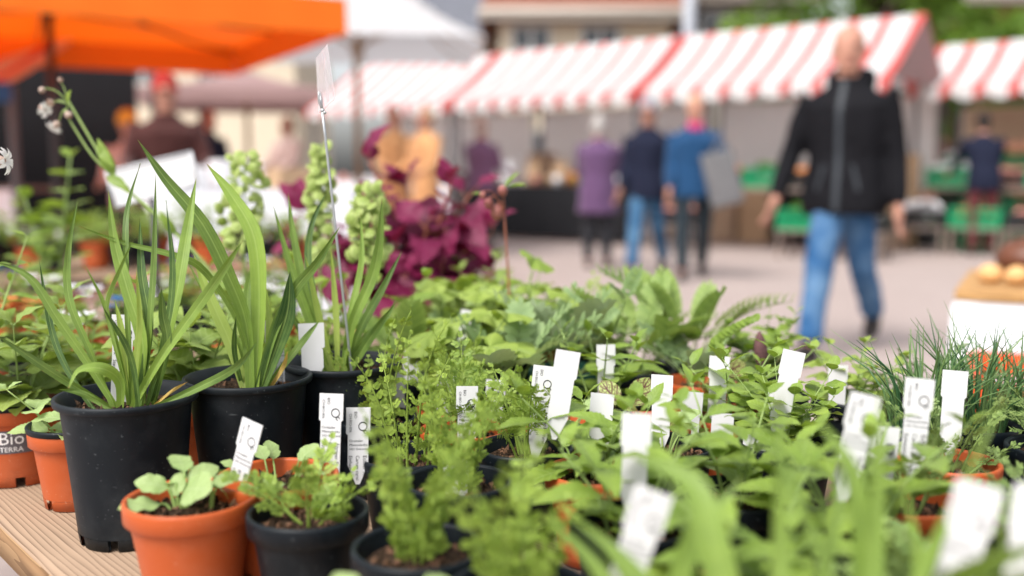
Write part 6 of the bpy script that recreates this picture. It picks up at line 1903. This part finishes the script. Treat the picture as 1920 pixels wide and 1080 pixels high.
# ================================================================== rows of small pots: labels first, then the gaps
G_L = 'white plant labels'
SPEC = {}
KNAMES = {'caraway': 'feathery caraway', 'dill': 'dark feathery dill', 'mint': 'toothed mint', 'balm': 'broad leaved balm', 'seedling': 'pale round seedlings', 'chive': 'chives', 'oregano': 'pale round leaved oregano', 'silver': 'silvery pinnate leaves', 'thyme': 'tiny leaved creeping thyme', 'fern': 'fern like pinnate leaves', 'strap': 'strap leaves', 'whorl': 'tall wispy whorled stems'}
def proto(kind, variant):
    """one built example of each kind of small potted plant, copied afterwards"""
    key = (kind, variant)
    if key in SPEC: return SPEC[key]
    names = KNAMES
    potk = [('black', 'orange_s'), ('orange_s', 'black'), ('black', 'green')][variant % 3][0]
    if kind in ('mint', 'seedling'): potk = ['orange_s', 'black', 'orange_s'][variant % 3]
    r_ = empty('potted_plant', 'small %s pot of %s among the rows of labelled herbs' % ({'black': 'black', 'orange_s': 'terracotta', 'green': 'dark green'}[potk], names[kind]), 'potted plant', (0, 0, -50), 0, 'small pots of ' + names[kind] + ' in rows')
    zs = pot(r_, potk); rng = random.Random(hash(kind) % 1 + variant * 7 + len(kind) * 13)
    pl = Plant(r_, split=False)
    if kind == 'caraway': sp_feather(pl, zs, rng, 7, .095 + .015 * variant, spread=.7, plen=.027, var=.55)
    elif kind == 'dill': sp_feather(pl, zs, rng, 7, .08 + .01 * variant, 'feather_dark', .9, 1.0, .022, .02, .5)
    elif kind == 'whorl': sp_whorl(pl, zs, rng, 10, .12 + .018 * variant)
    elif kind == 'mint': pl.split = True; sp_stem(pl, zs, rng, 5, .10, .06, 'mint', 'mint', 4, .5)
    elif kind == 'balm': pl.split = True; sp_stem(pl, zs, rng, 5, .13, .066, 'balm', 'balm', 4, .45)
    elif kind == 'seedling': pl.split = True; sp_rosette(pl, zs, rng, 10, .03, .04, 'spat', 'seedling', (.2, 1.0))
    elif kind == 'chive': sp_chive(pl, zs, rng, 120, .155)
    elif kind == 'oregano': sp_stem(pl, zs, rng, 8, .095, .036, 'round', 'mint', 6, .45, sr=.0012)
    elif kind == 'silver': pl.split = True; sp_rosette(pl, zs, rng, 11, .085, .035, 'silver', 'silver', (.2, .9), 'stem', .0015, .02, .5)
    elif kind == 'fern': pl.split = True; sp_rosette(pl, zs, rng, 11, .11, .03, 'fern', 'fern', (.1, .8), 'stem', .0015, .02, .6)
    elif kind == 'thyme': sp_stem(pl, zs, rng, 14, .085, .013, 'round', 'mint', 8, .9, 'stem_red', .0008)
    elif kind == 'strap': sp_strap(r_, zs, rng, 12, .2, .011)
    pl.done()
    SPEC[key] = [r_, False, potk]
    return SPEC[key]
def place(kind, variant, x, y, rz):
    pr = proto(kind, variant)
    if not pr[1]: o = pr[0]; pr[1] = True
    else: o = copy_tree(pr[0], None, TREE)
    o.location = (x, y, TZ + .0005); o.rotation_euler = (0, 0, rz)
    return o
def species_at(px, py, rng):
    if px < 480: return rng.choice(['balm', 'balm', 'mint', 'seedling'])
    if px < 760: return (rng.choice(['whorl', 'seedling', 'whorl']) if py > 860 else rng.choice(['whorl', 'caraway', 'seedling'])) if py > 760 else rng.choice(['mint', 'balm', 'whorl'])
    if px < 1080: return (rng.choice(['whorl', 'whorl', 'seedling', 'dill']) if py > 880 else rng.choice(['caraway', 'caraway', 'seedling', 'dill'])) if py > 745 else rng.choice(['silver', 'balm', 'fern'])
    if px < 1330: return rng.choice(['mint', 'mint', 'dill', 'mint']) if py > 760 else rng.choice(['silver', 'fern', 'caraway', 'mint'])
    if px < 1620: return rng.choice(['mint', 'mint', 'mint', 'oregano'])
    if px < 1700: return rng.choice(['oregano', 'chive', 'dill'])
    return rng.choice(['chive', 'dill', 'dill']) if py < 900 else 'dill'
# (x of label centre, y of label top, apparent width) read off the photograph; the width gives the distance of a 24 mm label
TAGS = [(672, 764, 46, 0, .03), (838, 704, 36, 0, .1), (876, 724, 41, 0, .02), (855, 850, 48, 0, .0), (1022, 686, 43, 0, .1), (1066, 658, 46, None, .16), (1136, 646, 36, None, .02), (1240, 596, 28, None, -.08),
        (1130, 738, 43, None, .05), (1195, 775, 56, None, .05), (1242, 703, 41, None, .0), (1077, 816, 40, 0, .0), (1350, 668, 38, None, .06), (1490, 658, 43, None, .22), (1572, 684, 36, None, .03), (1625, 740, 58, 0, .22), (1726, 710, 52, 0, .07),
        (1792, 695, 45, None, .05), (1838, 908, 82, 1, .2), (1950, 914, 82, None, .1), (1228, 920, 74, 0, .3), (1416, 815, 42, None, .05), (1356, 775, 40, None, .05), (773, 655, 32, None, .05), (740, 700, 35, None, -.05), (930, 712, 37, 0, .04), (1300, 735, 40, None, .1), (1462, 735, 42, None, -.04), (1662, 800, 52, 0, .1), (880, 582, 30, None, .15)]
rng = random.Random(99)
for (bx, by, yy_) in ((1545, 1240, .52), (1230, 1260, .55)): USED.append((aty(bx, by, yy_).x, yy_, .052))
slots = []
for i, (tx, ty, tw_, pr, lean) in enumerate(TAGS):
    dep = LW * FPX / tw_
    top = Vector((0, 0, CAMH)) + ray(tx, ty) * dep
    t_, n_ = tn(top)
    n_ = min(max(n_, .07), TW - .07)
    slots.append([top, dep, i])
# fixed pots stay; a label finds the nearest pot or gets one of its own
def clash(x, y, r, skip=None): return any((x - a) ** 2 + (y - b) ** 2 < (r + c - .002) ** 2 for a, b, c in USED)
def inside(x, y, m_=.055):
    t_, n_ = tn((x, y)); return m_ < n_ < TW - m_ and T0 + m_ < t_ < T1 - m_
LISTED = []
for top, dep, i in slots:
    near = sorted(USED, key=lambda u: (u[0] - top.x) ** 2 + (u[1] - top.y) ** 2)[0]
    if math.hypot(near[0] - top.x, near[1] - top.y) < near[2] + .018: continue
    best = None
    for k in range(160):
        a = k * 2.4; r_ = .0045 * math.sqrt(k) * 2
        x, y = top.x + math.cos(a) * r_, top.y + .02 + math.sin(a) * r_
        if inside(x, y) and not clash(x, y, .052): best = (x, y); break
    if best: USED.append((best[0], best[1], .052)); LISTED.append(best)
# fill the remaining table with rows aligned to the planks
FILL = []
for it in range(2):
    st = .112 if it == 0 else .037
    nn_ = int(TW / st); nt_ = int((T1 - T0) / st)
    for b in range(nn_):
        for a in range(nt_):
            p_ = tpos(T0 + (a + .5) * st + rng.uniform(-.004, .004), (b + .5) * st + rng.uniform(-.004, .004))
            px, py, dep = topix((p_.x, p_.y, TZ + .09))
            if p_.y < .30 or dep < .3: continue
            if px < -150 or px > 2100 or py > 1350: continue
            t_, n_ = tn(p_)
            if t_ > .48 and n_ < .09: continue            # bare planks at the near left end
            if px < 475 and py > 742: continue
            if px < 650 and py > 975: continue
            if t_ > 1.12 and px < 640: continue
            if 630 < px < 835 and py < 705: continue
            if not inside(p_.x, p_.y) or clash(p_.x, p_.y, .053): continue
            USED.append((p_.x, p_.y, .053)); FILL.append((p_.x, p_.y))
TREE = None
ALLP = LISTED + FILL
kinds = []
for (x, y) in ALLP:
    px, py, dep = topix((x, y, TZ + .09))
    if py > 1010 and px > 1000 and dep < .62: k_ = rng.choice(['mint', 'mint', 'dill'])
    elif 1060 < px < 1330 and 765 < py < 850: k_ = 'seedling'
    elif 1090 < px < 1500 and py >= 850: k_ = 'mint'
    else: k_ = species_at(px, py, rng)
    kinds.append((k_, rng.randrange(3)))
for kv in sorted(set(kinds)): proto(*kv)
TREE = {}
for c in COL.objects:
    if c.parent is not None: TREE.setdefault(c.parent.name, []).append(c)
for (x, y), (k_, v_) in zip(ALLP, kinds): place(k_, v_, x, y, rng.uniform(0, 6.28))
# the labels themselves
for top, dep, i in slots:
    tx, ty, tw_, pr, lean = TAGS[i]
    near = sorted(USED, key=lambda u: (u[0] - top.x) ** 2 + (u[1] - top.y) ** 2)[0]
    d_ = Vector((near[0] - top.x, near[1] - top.y, 0))
    lim = max(.0, near[2] - .016)
    xy = Vector((top.x, top.y, 0))
    if d_.length > lim: xy = Vector((near[0], near[1], 0)) - d_.normalized() * lim
    # keep the label on its own sight line: only its distance follows the pot
    tp = aty(tx, ty, xy.y if tw_ < 70 else top.y)
    ln = min(.10 if tw_ < 44 else .088, max(.05, tp.z - (TZ + .07)))
    vw = math.atan2(tp.x, tp.y)
    desc = 'the herb row'
    for (x_, y_), (kd_, v_) in zip(ALLP, kinds):
        if abs(x_ - near[0]) + abs(y_ - near[1]) < 1e-6: desc = 'a small pot of ' + KNAMES[kd_]
    if desc == 'the herb row':
        hs_ = sorted([o_ for o_ in COL.objects if o_.parent is None and o_.name.startswith('potted_plant')], key=lambda o_: (o_.location.x - near[0]) ** 2 + (o_.location.y - near[1]) ** 2)[0]
        w_ = hs_['label'].split(); desc = 'the ' + ' '.join(w_[:min(8, len(w_))])
        while desc.split()[-1] in ('the', 'a', 'of', 'with', 'its', 'before', 'in', 'than', 'beside', 'behind', 'below', 'and', 'one', 'standing', 'to', 'at', 'third', 'red', 'tall', 'front', 'labels', 'middle', 'bright', 'nearest', 'broad', 'pale'): desc = ' '.join(desc.split()[:-1])
    lab = ('printed' if pr is not None else 'blank') + ' white label ' + ('leaning in ' if abs(lean) > .12 else 'upright in ') + desc
    o = plant_label(tp, ln, lab, pr, -vw * .6 + rng.uniform(-.25, .25), lean, R(-6), 'white plant labels among the herbs')
def tagat(tx, ty, y, pr, lean, label, yaw=0.0, ln=.11, back=-6): return plant_label(aty(tx, ty, y), ln, label, pr, yaw, lean, R(back), G_L)
tagat(474, 790, pD.y + .045, 1, .25, 'printed white label leaning in the front terracotta pot', -.45, .088)
tagat(622, 738, pE_.y + .046, 1, .02, 'printed white label behind the round leaved seedlings in terracotta', -.1, .105)
tagat(232, 590, pA.y + .035, 2, .06, 'printed white label among the strap leaves above the bare planks', .2, .12)
o = tagat(583, 606, pC.y - .035, None, -.03, 'blank wide white label in the third tall pot beside the sign wire', .1, .062); o.scale = (1.25, 1, 1.1)
tagat(515, 600, pB.y + .03, 2, .04, 'printed white label half hidden in the second tall pot', .6, .11)

# near, out of focus plants at the right: pale strap leaves rising past the lens
for (bx, by, yy_, lab, blades) in [
    (1545, 1240, .52, 'pot of broad pale strap leaves nearest to the table edge', [([(1470, 1200), (1462, 1000), (1460, 740)], 62), ([(1620, 1200), (1640, 1000), (1650, 735)], 70), ([(1590, 1200), (1480, 900), (1420, 790)], 26), ([(1690, 1150), (1780, 960), (1885, 735)], 44),
        ([(1400, 1250), (1330, 1000), (1290, 900), (1180, 850)], 100), ([(1560, 1250), (1620, 1100), (1600, 900), (1530, 780)], 90), ([(1690, 1250), (1760, 1110), (1850, 1055), (1990, 1010)], 95, -.028), ([(1720, 1280), (1790, 1150), (1890, 1090), (2000, 1065)], 110, -.03), ([(1700, 1200), (1720, 1050), (1690, 900)], 40), ([(1350, 1250), (1180, 1060), (1060, 960)], 55), ([(1500, 1250), (1560, 1000), (1575, 870)], 44)]),
    (1230, 1260, .55, 'pot of broad pale strap leaves beside the nearest mint', [([(1180, 1200), (1130, 1080), (1020, 960)], 60), ([(1250, 1200), (1300, 1000), (1390, 900)], 70), ([(1200, 1200), (1180, 1090), (1120, 1010)], 50)])]:
    p_ = aty(bx, by, yy_)
    r_ = empty('potted_plant', lab, 'potted plant', (p_.x, yy_, TZ + .0005)); 
    for u in list(USED):
        pass
    zs = .0
    bl = []
    for pts, w, *dd_ in blades:
        W = [aty(a, b, yy_ + (dd_[0] if dd_ else .015) * k_) for k_, (a, b) in enumerate(pts)]
        W = [Vector((p_.x + (W[0].x - p_.x) * .25, yy_, TZ + .085))] + W[0:]
        W = [w_ - r_.location for w_ in W]
        strap(r_, W, w * .72 * yy_ / FPX, 'blade', (0, -1, .3), .4, .3, .5, (random.uniform(.75, 1), random.uniform(.45, .8)))
    pot(r_, 'black')
# crates stacked on the ground behind the chives, the top one orange red
M['redcrate'] = plain('orange_red_plastic', (0.75, 0.09, 0.02), 0.4, 0.4, 20, 0.1)
cp_ = atz(1885, 672, .67)
for k, (me_, z_, lab) in enumerate([(crate_k, .0005, 'black crate at the bottom of the stack behind the chives'), (crate_k, .2015, 'black crate under the orange red one behind the chives'), (crate_mesh(.58, .38, .20, M['redcrate']), .4025, 'orange red plastic crate on black ones behind the chives')]):
    o = empty('plastic_crate', lab, 'crate', (cp_.x + .34, cp_.y + .16, z_), R(-24)); link('crate_shell', me_, o)

# ------------------------------------------------------------------ second plant table further away on the left
t2 = empty('plank_table', 'far wooden plank table of young plants beyond the tall pots', 'table', (-2.35, 4.15, 0), R(20))
for i in range(4):
    mb = MB(); bbox(mb, (0, -.36 + i * .24, .60), (3.0, .235, .035), .004); mb.build('plank', M['wood'], t2, smooth=False)
for x in (-1.3, 1.3):
    for y in (-.38, .38):
        mb = MB(); tube(mb, [(x, y, 0), (x * .93, y, .582)], .016, 8); mb.build('leg', M['darkmetal'], t2)
kk = ['mint', 'oregano', 'balm', 'seedling', 'caraway', 'thyme']
rng = random.Random(12)
TREE = {}
for kd in kk: proto(kd, 0)
for c in COL.objects:
    if c.parent is not None: TREE.setdefault(c.parent.name, []).append(c)
for a in range(15):
    for b in range(5):
        if rng.random() < .22: continue
        q = Matrix.Rotation(R(20), 3, 'Z') @ Vector((-1.4 + a * .2 + rng.uniform(-.03, .03), -.38 + b * .19, 0)) + Vector((-2.35, 4.15, .6182))
        kd = rng.choice(kk)
        pr = proto(kd, 0)
        o = copy_tree(pr[0], None, TREE); o.location = q; o.rotation_euler = (0, 0, rng.uniform(0, 6)); s_ = rng.uniform(1.0, 1.35); o.scale = (s_, s_, s_)
        o["label"] = o["label"].split(' among')[0] + ' on the far plank table'; o["group"] = 'young plants on the far table'
        if rng.random() < .45:
            plant_label(q + Vector((.03, .0, .155)), .085, 'blank white plant label standing in a pot on the far plank table', None, rng.uniform(-.5, .5), rng.uniform(-.1, .1), 0, 'white plant labels on the far table')
# flowering pots at its near edge, and a few at the far end of the near table
def flower_pot(q, i, label, group):
    c_ = ['produce_orange', 'foam', 'produce_pink', 'blue'][i % 4]
    r_ = empty('potted_plant', label % ['orange', 'white', 'pink', 'blue'][i % 4], 'potted plant', q, 0, group)
    pot(r_, 'orange_s' if i % 2 else 'black')
    pl = Plant(r_, False); sp_stem(pl, .08, random.Random(i), 5, .08, .035, 'round', 'mint', 4, .5); pl.done()
    for k in range(7):
        a = k * .9; mb = MB(); c = Vector((math.cos(a) * .03, math.sin(a) * .03, .155 + .012 * math.sin(k * 3)))
        for w in range(6):
            b_ = w * math.pi / 3; u = Vector((math.cos(b_), math.sin(b_), .3)); v = Vector((-math.sin(b_), math.cos(b_), 0))
            mb.add([c, c + u * .008 + v * .006, c + u * .018, c + u * .008 - v * .006], [(0, 1, 2, 3)])
        mb.build('flower', M[c_], r_)
for i in range(9):
    q = Matrix.Rotation(R(20), 3, 'Z') @ Vector((-1.3 + i * .33, -.43, 0)) + Vector((-2.35, 4.15, .6182))
    flower_pot(q, i, 'small pot of %s flowers on the near edge of the far table', 'flowering pots on the far table')
rng = random.Random(5); cnt = 0
for a in range(9):
    for b in range(7):
        p_ = tpos(1.17 + a * .125, .08 + b * .14)
        if rng.random() < .42 or clash(p_.x, p_.y, .053) or not inside(p_.x, p_.y): continue
        px, py, dep = topix((p_.x, p_.y, TZ + .09))
        if px > 620: continue
        USED.append((p_.x, p_.y, .053)); cnt += 1
        flower_pot((p_.x, p_.y, TZ + .0005), rng.randrange(4), 'small pot of %s flowers at the end of the near plank table', 'flowering pots at the end of the plank table')
# anything still parked below the ground was never needed
for key, (o, used, potk) in SPEC.items():
    if not used:
        for c in [x for x in COL.objects if x.parent == o or (x.parent is not None and x.parent.parent == o)]: bpy.data.objects.remove(c)
        bpy.data.objects.remove(o)
